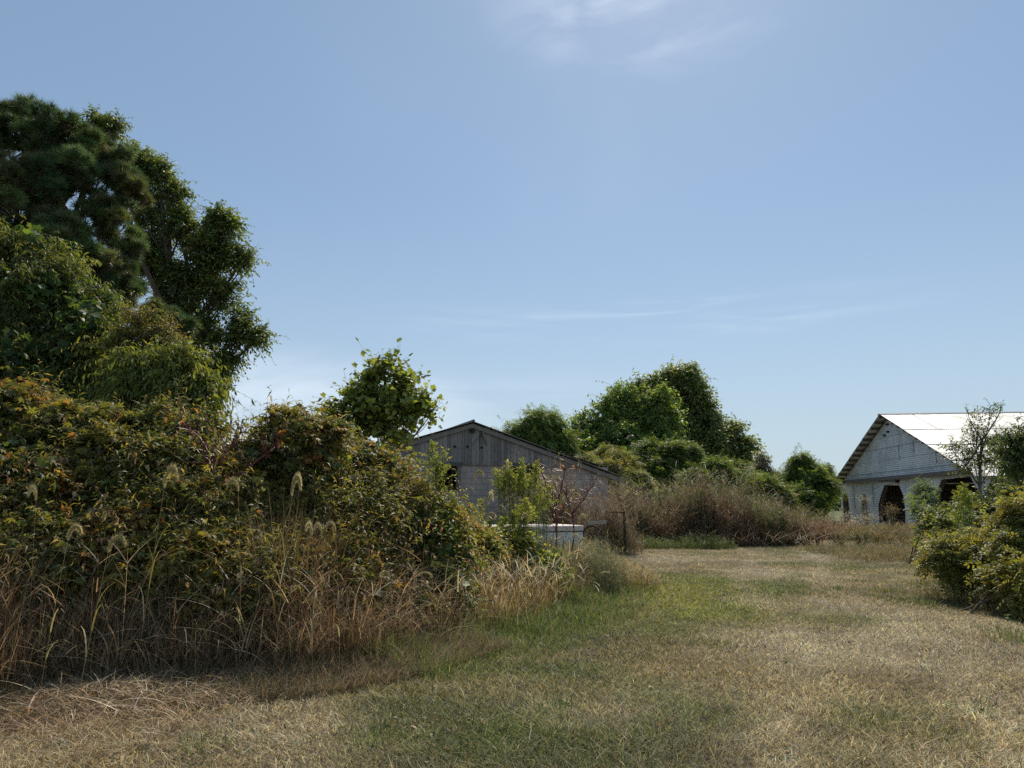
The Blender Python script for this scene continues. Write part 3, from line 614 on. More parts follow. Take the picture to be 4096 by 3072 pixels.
for i, (lb, bl, n_, tp, sz, cl, ww, gp) in enumerate(defs):
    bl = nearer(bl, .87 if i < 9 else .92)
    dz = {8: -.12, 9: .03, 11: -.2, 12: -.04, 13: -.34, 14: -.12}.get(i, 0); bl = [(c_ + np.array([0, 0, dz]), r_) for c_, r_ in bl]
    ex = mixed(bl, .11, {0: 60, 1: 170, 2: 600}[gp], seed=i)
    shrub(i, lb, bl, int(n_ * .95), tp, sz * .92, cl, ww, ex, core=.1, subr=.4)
# filler depth: an inner mass of the same vines so that no light leaks through
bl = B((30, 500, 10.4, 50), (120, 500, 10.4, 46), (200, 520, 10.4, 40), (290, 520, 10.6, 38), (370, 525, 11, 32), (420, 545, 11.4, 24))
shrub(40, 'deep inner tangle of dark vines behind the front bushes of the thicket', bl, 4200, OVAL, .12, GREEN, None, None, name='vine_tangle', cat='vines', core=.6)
for i, (px, py, Y_) in enumerate(((372, 453, 10.0),)):
    g = Geo(); r = np.random.default_rng(5); p0 = P(364, 441, Y_); p1 = P(386, 462, Y_)
    t = np.linspace(0, 1, 10)[:, None]; mid = p0 * (1 - t) + p1 * t; sd = nrm(np.cross(p1 - p0, [0, .7, .7])) * .07
    wv = np.sin(t * np.pi) ** .5; top = mid + sd * wv + np.array([0, 0, .03]) * np.sin(t * 9); bot = mid - sd * wv * .7 + np.array([0, .04, 0]) * np.cos(t * 7)
    Vv = np.concatenate([top, mid + np.array([0, -.035, .02]) * wv, bot]); T_ = []
    for k in range(9):
        for q in (0, 10): T_ += [(q + k, q + k + 1, q + k + 11), (q + k, q + k + 11, q + k + 10)]
    g.add(Vv, T_, (.42, .46, .42)); o = g.build('curled_leaf', M_STRAW, base=p0); o.location = p0
    tag(o, 'large pale curled leaf lying on top of the thicket before the tulip tree', 'leaf')

# --- pokeweeds with red stems
def pokeweed(label, paths, Y0, seed, leaves, rad=.014):
    r = np.random.default_rng(seed); pts = [[P(px, py, Y * (.865 if Y < 10 else 1)) for px, py, Y in p_] for p_ in paths]
    b = pts[0][0].copy(); b[2] = 0; o = thing('pokeweed', label, 'weed', b)
    g, gl, gb = Geo(), Geo(), Geo()
    tube(g, curve(b, pts[0][0], r, .03, 5), rad * 1.2, (.17, .03, .03), 6)
    for q in pts:
        q = np.array(q); tube(g, np.concatenate([curve(q[i], q[i + 1], r, .04, 4)[:-1] for i in range(len(q) - 1)] + [q[-1:]]), np.linspace(rad, rad * .45, (len(q) - 1) * 3 + 1), (.17, .03, .03), 6)
        for _ in range(leaves):
            i = r.integers(1, len(q)); s = q[i] * r.random() + q[i - 1] * (1 - r.random()); s = q[i - 1] + (q[i] - q[i - 1]) * r.random()
            e = s + nrm(r.normal(size=3) + [0, 0, .8]) * r.uniform(.12, .35); tube(g, curve(s, e, r, .1, 4), np.linspace(rad * .4, .002, 4), (.17, .03, .03), 4)
            if r.random() < .5: inst(gl, LANCE, np.array([e]), nrm(r.normal(size=(1, 3))) - [0, 0, .5], np.array([[0, 0, 1.]]), .11, pal(r, 1, [(.12, .13, .04), (.18, .09, .05), (.09, .11, .04)]))
            else:
                for j in range(9):
                    p_ = e - [0, 0, .012 * j] + r.normal(size=3) * .008; tube(gb, [p_, p_ + [0, 0, .009]], .006, (.04, .01, .03), 4)
    g.build('stem', M_PAINT, o, b, smooth=True); gl.build('foliage', M_LEAF, o, b); gb.build('berry_cluster', M_PAINT, o, b)['kind'] = 'stuff'
pokeweed('crimson stemmed pokeweed forking above the left thicket against the sky', [[(219, 520, 9.0), (217, 500, 9.1), (213, 480, 9.2), (211, 455, 9.3)], [(219, 502, 9.05), (235, 482, 9.2), (255, 462, 9.4), (275, 447, 9.6)], [(211, 460, 9.3), (200, 438, 9.4), (180, 420, 9.5)], [(213, 470, 9.2), (228, 450, 9.3), (243, 430, 9.5)]], 9, 61, 22)
pokeweed('dead red stemmed pokeweed standing by the white chest', [[(556, 555, 13.4), (557, 530, 13.4), (556, 512, 13.5), (551, 490, 13.7)], [(557, 525, 13.4), (549, 505, 13.5), (545, 480, 13.7), (538, 462, 13.8)], [(556, 505, 13.5), (563, 480, 13.7), (566, 460, 13.8)], [(572, 550, 13.6), (573, 518, 13.7), (568, 500, 13.7), (560, 478, 13.9)], [(572, 515, 13.7), (585, 497, 13.9), (596, 480, 14)]], 13.4, 62, 30, .016)
pokeweed('thin crimson stalked weed leaning among brown weeds right of the chest', [[(627, 530, 26), (626, 515, 26), (620, 498, 26.2), (612, 482, 26.4)], [(624, 508, 26), (634, 492, 26.2)]], 26, 63, 16, .014)

# --- tulip tree and the trees behind the barns
plant('tulip_tree', 'young tulip tree with large pale green leaves left of the grey barn', 'tree',
      B((384, 371, 17, 9), (368, 386, 17, 11), (402, 384, 17, 10), (350, 403, 17, 11), (374, 404, 17, 14), (400, 404, 17, 14), (420, 404, 17, 8), (338, 420, 17, 11), (358, 425, 17, 15), (385, 425, 17, 16), (410, 414, 17, 11), (430, 416, 17, 7), (324, 438, 17, 9), (345, 446, 17, 14), (395, 440, 17, 12)),
      (P(385, 503, 17)[0], 17), 64, 1200, TUL, .15, [(.13, .165, .045), (.17, .205, .055), (.085, .115, .035), (.23, .245, .075)], [3, 3, 2, 1], r0=.08, tt=P(385, 400, 17), shoot=.5, per=4, droop=.1, twig=.006, lift=.55, ldroop=.9, flat=.3, subr=.4, core=.3, barkcol=(.2, .17, .13))
MG = [(.08, .125, .04), (.11, .16, .05), (.15, .2, .06), (.06, .09, .03)]
def bgtree(name, label, cat, bl, seed, n, tpl, size, cols, r0=.2, **kw):
    xs = np.mean([b[0][0] for b in bl]); ys = np.mean([b[0][1] for b in bl])
    d = dict(shoot=.9, per=5, droop=.3, twig=.012, subr=.42, ldroop=.6); d.update(kw)
    return plant(name, label, cat, bl, (xs, ys), seed, n, tpl, size, cols, r0=r0, **d)
bgtree('round_tree', 'small round dark green tree standing behind the grey barn roof', 'tree', B((535, 430, 42, 13), (550, 428, 42, 11), (522, 440, 42, 12), (545, 445, 42, 16), (562, 445, 42, 9)), 71, 2200, PINN, .45, MG)
bgtree('vine_smothered_tree', 'big rounded tree smothered in bright vines behind the barn, left of the tall tree', 'tree', B((575, 442, 45, 16), (560, 462, 44, 14), (612, 408, 46, 15), (600, 430, 46, 20), (628, 404, 46, 16), (625, 420, 46, 20), (585, 448, 45, 18), (607, 455, 44, 22), (640, 430, 45, 22), (570, 455, 45, 13), (625, 455, 44, 22)), 72, 5600, OVAL2, .25, [(.1, .16, .045), (.14, .2, .055), (.19, .25, .07), (.07, .11, .035)], shoot=.7, per=7, ldroop=1.2, core=.2, subr=.5, sub_n=8)
bgtree('vine_column', 'rounded vine covered stump of a tree between two taller trees', 'tree', B((658, 405, 45, 17), (662, 425, 45, 18), (655, 445, 45, 20), (668, 445, 44, 14), (670, 460, 44, 15)), 73, 2600, OVAL2, .24, [(.1, .165, .045), (.15, .21, .055), (.19, .25, .07), (.07, .11, .035)], shoot=.6, per=7, ldroop=1.2, core=.2, subr=.5, sub_n=8)
bgtree('walnut_tree', 'tallest dark tree with sky gaps rising behind the vine covered trees', 'tree', B((655, 395, 58, 15), (662, 412, 58, 17), (680, 440, 58, 20), (645, 393, 58, 13), (632, 398, 58, 10), (668, 385, 58, 14), (690, 380, 58, 12), (700, 398, 58, 15), (680, 405, 58, 18), (705, 420, 58, 15), (690, 435, 58, 18), (718, 445, 57, 15), (735, 430, 57, 8), (745, 448, 57, 9), (728, 462, 57, 11), (700, 455, 57, 15), (742, 465, 57, 8)), 74, 8200, OVAL2, .32, [(.1, .135, .055), (.13, .165, .065), (.165, .195, .08)], r0=.4, shoot=1.0, per=7, subr=.3, sub_n=14, core=.05)
bgtree('green_sapling', 'lime green leafy sapling below the vine smothered tree', 'small tree', B((665, 466, 39, 15), (682, 458, 39, 14), (697, 472, 39, 14), (655, 480, 38, 16), (682, 484, 38, 16), (638, 472, 39, 14), (648, 456, 40, 12)), 75, 3600, PINN, .4, [(.075, .115, .03), (.1, .14, .04), (.055, .085, .028)], r0=.08, shoot=.6)
bgtree('low_bush', 'low green bush right of the lime sapling behind dead brush', 'bush', B((715, 482, 37, 15), (737, 486, 37, 14), (700, 490, 36, 15), (757, 490, 38, 13), (727, 472, 39, 11), (778, 497, 38, 11)), 76, 3000, PINN, .38, [(.06, .1, .03), (.08, .12, .035), (.12, .14, .05)], r0=.06, shoot=.5)
bgtree('weedy_bush', 'greyish green bush left of the lime sapling behind dead brush', 'bush', B((612, 480, 35, 16), (633, 488, 34, 15), (592, 474, 36, 12), (622, 468, 36, 12), (604, 462, 38, 10)), 77, 2800, PINN, .38, [(.07, .1, .035), (.12, .13, .05), (.16, .14, .06)], r0=.06, shoot=.5)
bgtree('grey_dying_tree', 'small dying tree with greyish leaves standing alone against the sky', 'tree', B((762, 458, 52, 6), (759, 470, 52, 9), (765, 482, 52, 9), (757, 490, 52, 9), (770, 474, 52, 5)), 78, 900, OVAL2, .2, [(.14, .14, .11), (.2, .19, .16), (.1, .11, .07)], r0=.12, shoot=.6)
bgtree('black_locust', 'upright bushy tree at the left of the white metal barn', 'tree', B((800, 466, 48, 9), (808, 475, 48, 12), (795, 485, 48, 13), (815, 488, 47, 12), (803, 505, 46, 16)), 79, 2600, PINN, .42, [(.06, .1, .03), (.085, .13, .035), (.12, .16, .045)], r0=.1, shoot=.7)
bgtree('field_bush', 'rounded dark green bush between the dying tree and the white barn', 'bush', B((780, 485, 50, 10), (775, 498, 49, 12), (788, 508, 47, 12), (770, 510, 47, 10)), 80, 1700, PINN, .4, MG, r0=.08, shoot=.6)
bgtree('barn_side_tree', 'leafy tree peeking over the left eave of the white metal barn', 'tree', B((824, 474, 66, 7), (828, 488, 66, 8), (818, 494, 62, 10), (812, 508, 60, 11)), 81, 1500, PINN, .45, MG, r0=.15, shoot=.7)
bgtree('corner_bush', 'bush growing against the left corner of the white metal barn', 'bush', B((812, 528, 44, 10), (826, 532, 44, 8), (800, 532, 43, 10)), 82, 1100, OVAL2, .16, [(.05, .08, .025), (.08, .11, .03), (.14, .15, .05)], r0=.05, shoot=.5, per=7)
# far woods
r = np.random.default_rng(90); g = Geo(); n = 90000; X = r.uniform(-140, 220, n); Yf = 150 + 10 * vnoise(X, X * 0, 20, 3); top = 6.5 + 2.5 * vnoise(X, X * 0, 14, 5) + 1.5 * vnoise(X, X * 0, 4, 6)
inst(g, OVAL2, np.c_[X, Yf + r.normal(size=n) * 5, top * r.random(n) ** .7], nrm(r.normal(size=(n, 3))), nrm(r.normal(size=(n, 3)) + [0, 0, 1]), .9, pal(r, n, [(.05, .075, .03), (.08, .11, .04)]))
tag(g.build('far_woods', M_LEAF), 'distant line of woods low on the horizon beyond the field', 'woods', kind='stuff')

# ------------------------------------------------------------------ brush and weeds in the middle distance
scatter_weeds('dead_johnsongrass', 'wide bank of tall dead reddish brown grass across the end of the lawn', 'dry grass', 7.3, 30.3, 4.3, 3.0, 7000, 2.3, [(.21, .12, .08), (.27, .165, .11), (.14, .08, .055), (.38, .3, .2), (.12, .14, .06)], .014, 44, M_STRAW, side=12, curlk=.25, leank=.22, sidelen=.17, seg=6, clump=150, clr=.3)
scatter_weeds('mixed_tall_weeds', 'scattered taller green and straw stalks standing out of the dead brown bank', 'weeds', 6.9, 30.5, 4.5, 2.9, 2200, 2.6, [(.15, .18, .07), (.22, .24, .1), (.3, .28, .16), (.11, .15, .05)], .016, 58, M_GRASS, side=16, curlk=.25, leank=.15, sidelen=.2, seg=6, clump=45, clr=.25)
scatter_weeds('green_johnsongrass', 'tall green and straw grass rising behind the dead brown grass', 'grass', 7.6, 35.5, 5.2, 2.6, 5000, 2.45, [(.12, .15, .05), (.2, .2, .09), (.32, .28, .16), (.09, .12, .04)], .018, 45, M_GRASS, side=12, curlk=.3, leank=.2, sidelen=.28, seg=6, clump=110, clr=.35)
scatter_weeds('dead_weeds', 'grey brown dead weeds with seed heads in front of the grey barn', 'dry weeds', 1.9, 23.7, 1.9, 1.2, 2500, 2.6, [(.2, .14, .09), (.27, .21, .14), (.15, .1, .07), (.33, .28, .2), (.16, .15, .07)], .009, 46, M_STRAW, side=16, curlk=.35, leank=.22, sidelen=.17, seg=6, clump=55, clr=.22)
scatter_weeds('barn_weeds', 'mixed dry and green weeds along the foot of the white metal barn', 'weeds', 17.6, 28.5, 3.6, 3.6, 6000, .62, [(.24, .2, .11), (.17, .17, .07), (.3, .22, .12), (.12, .14, .06), (.28, .17, .09)], .014, 47, M_GRASS, side=7, sidelen=.25)
scatter_weeds('field_weeds', 'rough green weeds filling the field beyond the lawn between the barns', 'weeds', 8, 44, 9.5, 6, 6000, 1.3, [(.1, .13, .045), (.16, .17, .07), (.24, .2, .1)], .02, 48, M_GRASS, side=6, sidelen=.35)
scatter_weeds('rust_weeds', 'low rust coloured dry weeds right of the dead grass bank', 'dry weeds', 14.8, 33.5, 1.5, 2.2, 1800, .8, [(.28, .17, .095), (.2, .13, .075), (.34, .25, .15)], .013, 49, M_STRAW, side=9, sidelen=.14, clump=40, clr=.25, curlk=.3)
scatter_weeds('rough_grass', 'rough grass and seedlings on the ground behind the thicket', 'grass', -6, 22, 9, 9, 9000, .5, [(.14, .15, .06), (.24, .2, .1)], .014, 50, M_GRASS, side=2)
# broken stalks fanned on the ground at the right end of the dead grass
r = np.random.default_rng(91); g = Geo(); n = 260; X = r.uniform(6.5, 11.2, n); Yb = r.uniform(26.6, 28.4, n)
blades(g, np.c_[X, Yb, gz(X, Yb) + 0.25 * r.random(n)], .3 + .5 * r.random(n), r.random(n) * 6.28, 1.0 + .9 * r.random(n), .5 * r.random(n), .012 + .012 * r.random(n), pal(r, n, [(.45, .34, .23), (.3, .2, .13), (.58, .48, .36)]), 6, roll=r.normal(size=n) * .6)
tag(g.build('broken_stalks', M_STRAW), 'pale broken stalks fanned out at the foot of the dead brown grass bank', 'dry stalks', kind='stuff')

# foxtails: countable seed heads
r = np.random.default_rng(92)
def fox_mesh(k):
    r = np.random.default_rng(300 + k); h = .55 + .12 * k; gs, gh, gb = Geo(), Geo(), Geo()
    top = np.array([.12, 0, h]); pts = curve([0, 0, 0], top, r, .05, 7); tube(gs, pts, np.linspace(.0025, .0015, 7), (.42, .36, .18), 4)
    bl = [(0, .15), (0, .3)]
    blades(gs, np.array([pts[2], pts[3], pts[4]]), np.array([.2, .24, .2]), r.random(3) * 6.28, np.full(3, .8), np.full(3, 1.2), np.full(3, .011), pal(r, 3, [(.5, .42, .22), (.3, .3, .1)]), 5)
    a = np.linspace(0, R(150), 9); rr = .05; spine = np.array([top + [rr * (1 - math.cos(q)) * 1.3, 0, rr * math.sin(q) * 1.2] for q in a]); tube(gh, spine, np.array([.004, .008, .009, .009, .009, .008, .007, .006, .002]), (.4, .36, .2), 6)
    n = 520; t = r.random(n) * 7.9; i = t.astype(int); f_ = (t - i)[:, None]; pos = spine[i] * (1 - f_) + spine[i + 1] * f_; tg = nrm(spine[i + 1] - spine[i]); u = nrm(np.cross(tg, r.normal(size=(n, 3)))); d = nrm(u + tg * .5)
    s = nrm(np.cross(d, tg)) * .0011; Vv = np.stack([pos - s, pos + s, pos + d * .026], 1).reshape(-1, 3); gb.add(Vv, np.arange(3 * n).reshape(-1, 3), (.68, .62, .4))
    return gs, gh, gb
protos = []
for k in range(4):
    gs, gh, gb = fox_mesh(k); protos.append((gs, gh, gb, k))
built = []
FOX = 'foxtail stems with nodding bristly seed heads'
fox_spots = []
for px, py, Y_ in ((283, 500, 7.6), (318, 540, 7.5), (330, 538, 7.7), (345, 535, 7.6), (150, 490, 7.4), (55, 540, 6.9), (45, 500, 7.3), (250, 495, 7.6), (90, 555, 6.8), (400, 580, 8.9), (445, 580, 8.9), (466, 480, 11.5), (484, 505, 11.5), (489, 515, 11.5), (478, 520, 11.6), (508, 470, 12), (484, 535, 11), (470, 545, 10.8), (500, 560, 11), (515, 545, 11.4),
                   (535, 523, 12.4), (573, 522, 12.6), (518, 580, 11.2), (540, 590, 11.3), (560, 572, 12), (590, 555, 12.8), (520, 610, 10.8), (553, 600, 11.4), (470, 602, 9.8), (432, 610, 9.2), (410, 622, 8.8), (498, 612, 10.6), (572, 545, 12.6), (585, 540, 12.8), (595, 585, 12.6), (545, 555, 12), (528, 565, 11.8), (508, 590, 11), (490, 585, 10.6), (565, 500, 13.4), (455, 610, 9.4), (605, 560, 13.6)):
    fox_spots.append((px, py, Y_))
LBL = [(250, 'bristly foxtail seed head nodding in front of the left part of the thicket'), (420, 'foxtail with pale seed head arching before the middle of the thicket'), (495, 'foxtail rising at the right end of the thicket before the grey barn'),
       (545, 'straw coloured foxtail in the dry stand left of the white chest'), (2000, 'foxtail with curved seed head in front of the white chest')]
kids = {}
def copy_to(src, parent):
    c_ = src.copy(); C.objects.link(c_); c_.parent = parent; return c_
for i, (px, py, Y_) in enumerate(fox_spots):
    k = i % 4; p_ = P(px, py, Y_ * (.86 if Y_ < 9 else .93)); h0 = .55 + .12 * k; s = max(.75, min(1.15, p_[2] / h0))
    b = np.array([p_[0], p_[1], p_[2] - h0 * s - .04])       # those on the bank root among its stems
    b[2] = float(gz(b[0], b[1]))
    lb = [t for x, t in LBL if px < x][0]
    o = thing('foxtail', lb, 'foxtail', b, r.choice([0, 3.14]) + r.normal() * .5, FOX)
    if k not in kids:
        gs, gh, gb, _ = protos[k]; kids[k] = [gs.build('stem', M_STRAW, o), gh.build('seed_head', M_SEED, o)]; kids[k].append(gb.build('bristles', M_SEED, kids[k][1]))
    else:
        a_ = copy_to(kids[k][0], o); c_ = copy_to(kids[k][1], o); copy_to(kids[k][2], c_)
    # tall ones have long stems through the bushes
    sz = r.uniform(.75, 1.15); o.scale = (sz, sz, p_[2] / h0 if p_[2] / h0 > .5 else .6)

# goldenrod: stem with narrow leaves and feathery top
def goldenrod(px, py, Y_, label, seed, cols=((.1, .135, .045), (.145, .175, .055), (.075, .105, .038)), wide=1., stems=3):
    r = np.random.default_rng(seed); top = P(px, py, Y_); b = np.array([top[0], top[1], float(gz(top[0], top[1]))]); H = top[2] - b[2]
    o = thing('goldenrod', label, 'goldenrod', b); gt, gl, gf = Geo(), Geo(), Geo()
    for s in range(stems):
        e = top + np.array([r.normal() * .12 * wide, r.normal() * .1, -abs(r.normal()) * .22 * (s > 0)]); st = b + np.array([r.normal() * .06, r.normal() * .06, -.02])
        pts = curve(st, e, r, .03, 12); tube(gt, pts, np.linspace(.006, .002, 12), (.12, .13, .05), 4)
        n = int(150 * H); t = .2 + .8 * r.random(n) ** .8; q = np.stack([np.interp(t * 11, range(12), pts[:, j]) for j in range(3)], 1); a_ = r.random(n) * 6.28
        yd = np.c_[np.cos(a_), np.sin(a_), .3 + .3 * r.random(n)]; inst(gl, t_leaf(.07, .02, .5, False), q, yd, np.tile([0, 0, 1.], (n, 1)), .12 * (1.15 - .5 * t), pal(r, n, cols))
        m = 16; t = .8 + .2 * np.linspace(0, 1, m)
        for j in range(m):
            q = np.array([np.interp(t[j] * 11, range(12), pts[:, c_]) for c_ in range(3)]); a_ = r.random() * 6.28; L = .22 * (1.1 - (t[j] - .8) * 4)
            arm = curve(q, q + np.array([math.cos(a_) * L, math.sin(a_) * L, L * .45]), r, .03, 5, .12); tube(gt, arm, .0015, (.2, .24, .07), 3)
            mm = 26; tt = r.random(mm) * 4; A_ = np.stack([np.interp(tt, range(5), arm[:, c_]) for c_ in range(3)], 1); inst(gf, t_leaf(.25, 0, .2, False), A_, nrm(r.normal(size=(mm, 3)) + [0, 0, 1]), nrm(r.normal(size=(mm, 3))), .03, pal(r, mm, [(.19, .22, .06), (.26, .27, .07), (.13, .165, .05)]))
    gt.build('stem', M_LEAF, o, b); gl.build('foliage', M_LEAF, o, b); gf.build('flower_plume', M_LEAF, o, b)
goldenrod(437, 443, 9.9, 'tall feathery goldenrod silhouetted against the grey barn boards', 401, stems=3, wide=.8)
goldenrod(520, 460, 13, 'tallest goldenrod at the middle, dense green, in front of the block wall', 402, stems=7, wide=1.5)
goldenrod(505, 470, 13, 'goldenrod with narrow top just left of the tallest one', 403, stems=5)
goldenrod(533, 462, 13.4, 'goldenrod with yellowing plume just right of the tallest one', 404, stems=5, wide=1.3)
goldenrod(548, 486, 12.8, 'short pale goldenrod beside the red pokeweed stems', 405, stems=3)
goldenrod(512, 505, 12, 'low goldenrod in front of the tall goldenrod clump', 406, stems=5, wide=1.4)
goldenrod(478, 500, 12.4, 'goldenrod with yellow tips at the right edge of the thicket', 407, stems=5, wide=1.6)
goldenrod(530, 500, 12.2, 'leafy goldenrod standing left of the white chest', 408, stems=6, wide=1.6)
goldenrod(495, 530, 11.6, 'small goldenrod among straw foxtails left of the chest', 409, stems=5, wide=1.6)
bl = B((505, 548, 11.8, 14), (488, 560, 11.2, 14), (525, 550, 12, 12), (475, 540, 11.2, 12), (470, 575, 10.6, 10))
shrub(60, 'low yellow green bush among foxtails beside the dark grapevine', bl, 1100, OVAL, .07, [(.15, .18, .04), (.2, .21, .05), (.09, .13, .035), (.3, .2, .06)], None, grape(bl, .1, n=60))
bl = B((538, 575, 11.9, 9), (548, 565, 12.2, 9), (552, 585, 11.8, 6))
shrub(61, 'broad leaved vine clump low in front of the white chest', bl, 120, OVAL, .08, [(.08, .12, .03), (.2, .26, .04)], None, grape(bl, .14, n=90, cols=((.07, .11, .03), (.2, .28, .04), (.1, .15, .03))))

# ------------------------------------------------------------------ boxes for built things
def box(g, x0, x1, y0, y1, z0, z1, col, top=None, M=None):
    """box; top = (zleft, zright) slopes the upper face along x"""
    za, zb = top if top else (z1, z1)
    V = np.array([(x0, y0, z0), (x1, y0, z0), (x1, y1, z0), (x0, y1, z0), (x0, y0, za), (x1, y0, zb), (x1, y1, zb), (x0, y1, za)], float)
    T = [(0, 2, 1), (0, 3, 2), (4, 5, 6), (4, 6, 7), (0, 1, 5), (0, 5, 4), (1, 2, 6), (1, 6, 5), (2, 3, 7), (2, 7, 6), (3, 0, 4), (3, 4, 7)]
    if M is not None: V = V @ np.array(M).T[:3, :3] if False else np.array([M @ Vector(v) for v in V])
    g.add(V, T, col)
def bar(g, a, b, wd, th, col):
    """square bar from a to b, width wd (sideways), thickness th"""
    a, b = Vector(a), Vector(b); d = (b - a); L = d.length; q = d.to_track_quat('X', 'Z').to_matrix().to_4x4(); M = Matrix.Translation(a) @ q
    box(g, 0, L, -wd / 2, wd / 2, -th / 2, th / 2, col, M=M)

# chest freezer
def freezer():
    c = P(584, 524, 15.2); rz = R(24); b = np.array([c[0] - 1.19, c[1] - .1, .17]); o = thing('chest_freezer', 'old white chest freezer with rust stained lid abandoned among the weeds', 'freezer', b, rz)
    H = c[2] - .17 - .02
    def rbox(x0, x1, y0, y1, z0, z1, col, rr=.03):
        g = Geo(); pr = [(0, 0)];
        xs = []; 
        for cx, cy, a0 in ((x1 - rr, y1 - rr, 0), (x0 + rr, y1 - rr, 90), (x0 + rr, y0 + rr, 180), (x1 - rr, y0 + rr, 270)):
            for k in range(5): a_ = R(a0 + k * 22.5); xs.append((cx + rr * math.cos(a_), cy + rr * math.sin(a_)))
        n = len(xs); cen = ((x0 + x1) / 2, (y0 + y1) / 2); V = []
        for z, s in ((z0, 0), (z1 - .012, 0), (z1, .012)):
            for x, y in xs: V.append((x - np.sign(x - cen[0]) * s, y - np.sign(y - cen[1]) * s, z))
        V += [(cen[0], cen[1], z1), (cen[0], cen[1], z0)]; T = []
        for i in range(n):
            j = (i + 1) % n
            for l_ in (0, n): T += [(l_ + i, l_ + j, l_ + n + j), (l_ + i, l_ + n + j, l_ + n + i)]
            T += [(2 * n + i, 2 * n + j, 3 * n), (j, i, 3 * n + 1)]
        return g.add(V, T, col)
    W, D = 1.95, 1.25
    rbox(-W / 2, W / 2, -D / 2, D / 2, 0, H - .13, (.62, .66, .7)).build('cabinet', M_RUSTY_WHITE, o)
    rbox(-W / 2 + .012, W / 2 - .012, -D / 2 + .012, D / 2 - .012, H - .13, H - .105, (.06, .04, .035)).build('gasket', M_DARK, o)
    l_ = rbox(-W / 2 - .012, W / 2 + .012, -D / 2 - .012, D / 2 + .012, H - .105, H, (.66, .6, .57)).build('lid', M_RUSTY_LID, o)
    g = Geo(); box(g, -.08, .08, -D / 2 - .045, -D / 2 - .013, H - .09, H - .05, (.3, .3, .3)); g.build('handle', M_DARK, l_)
    for s in (-1, 1):
        g = Geo(); box(g, s * .6 - .06, s * .6 + .06, D / 2 + .013, D / 2 + .03, H - .3, H - .02, (.3, .25, .2)); g.build('hinge', M_DARK, o)
def rusty(name, basecol, amount, streak, rough=.45):
    m, n, l = mat(name); t = n.new('ShaderNodeTexCoord'); mp = n.new('ShaderNodeMapping'); l.new(t.outputs['Object'], mp.inputs[0]); mp.inputs['Scale'].default_value = streak
    nz = n.new('ShaderNodeTexNoise'); nz.inputs['Scale'].default_value = 5; nz.inputs['Detail'].default_value = 8; nz.inputs['Roughness'].default_value = .7; l.new(mp.outputs[0], nz.inputs['Vector'])
    r_ = n.new('ShaderNodeValToRGB'); l.new(nz.outputs['Fac'], r_.inputs[0]); e = r_.color_ramp.elements; e[0].position = amount; e[0].color = (*basecol, 1); e[1].position = amount + .1; e[1].color = (.2, .1, .06, 1)
    mid = e.new(amount + .03); mid.color = (basecol[0] * .8, basecol[1] * .62, basecol[2] * .55, 1)
    p = n.new('ShaderNodeBsdfPrincipled'); l.new(r_.outputs[0], p.inputs['Base Color']); p.inputs['Roughness'].default_value = rough
    o = n.new('ShaderNodeOutputMaterial'); l.new(p.outputs[0], o.inputs[0]); return m
M_RUSTY_WHITE = rusty('stained_white_enamel', (.66, .69, .72), .575, (3, 3, .7)); M_RUSTY_LID = rusty('faded_pink_lid', (.62, .52, .48), .66, (1, 1, 1), .6)
freezer()

# rusty farm implement right of the freezer
def implement():
    b = np.array([*P(624, 503, 23)[:2], 0.]); o = thing('farm_implement', 'rusty dark iron frame of an old farm implement half hidden right of the freezer', 'farm implement', b)
    q = lambda px, py, Y: P(px, py, Y) - b
    g = Geo(); z = q(624, 513, 23)[2]; box(g, -.035, .035, -.035, .035, -.1, z, (.05, .035, .03)); box(g, -.13, .13, -.13, .13, 0, .03, (.03, .022, .02)); g.build('post', M_DARK, o)
    g = Geo(); bar(g, (-.42, 0, z + .03), (.06, 0, z + .02), .05, .04, (.03, .022, .02)); g.build('crossbar', M_DARK, o)
    g = Geo(); bar(g, q(611, 480, 23.3), (.02, 0, z), .02, .02, (.09, .04, .03)); g.build('brace', M_DARK, o)
    g = Geo(); bar(g, q(588, 523, 21.4), q(606, 522, 21.2), .1, .09, (.4, .36, .3)); g.build('beam', M_WOOD, o)
    g = Geo(); pts = [q(592, 527, 20.9) + np.array([math.cos(a_) * .28, .0, math.sin(a_) * .28 - .25]) for a_ in np.linspace(0, 6.283, 17)]; tube(g, pts, .025, (.03, .022, .02), 6)
    for a_ in np.linspace(0, 6.283, 7)[:-1]: c_ = q(592, 527, 20.9) + np.array([0, 0, -.25]); bar(g, c_, c_ + np.array([math.cos(a_) * .28, .001, math.sin(a_) * .28]), .02, .02, (.03, .022, .02))
    g.build('wheel', M_DARK, o)
implement()

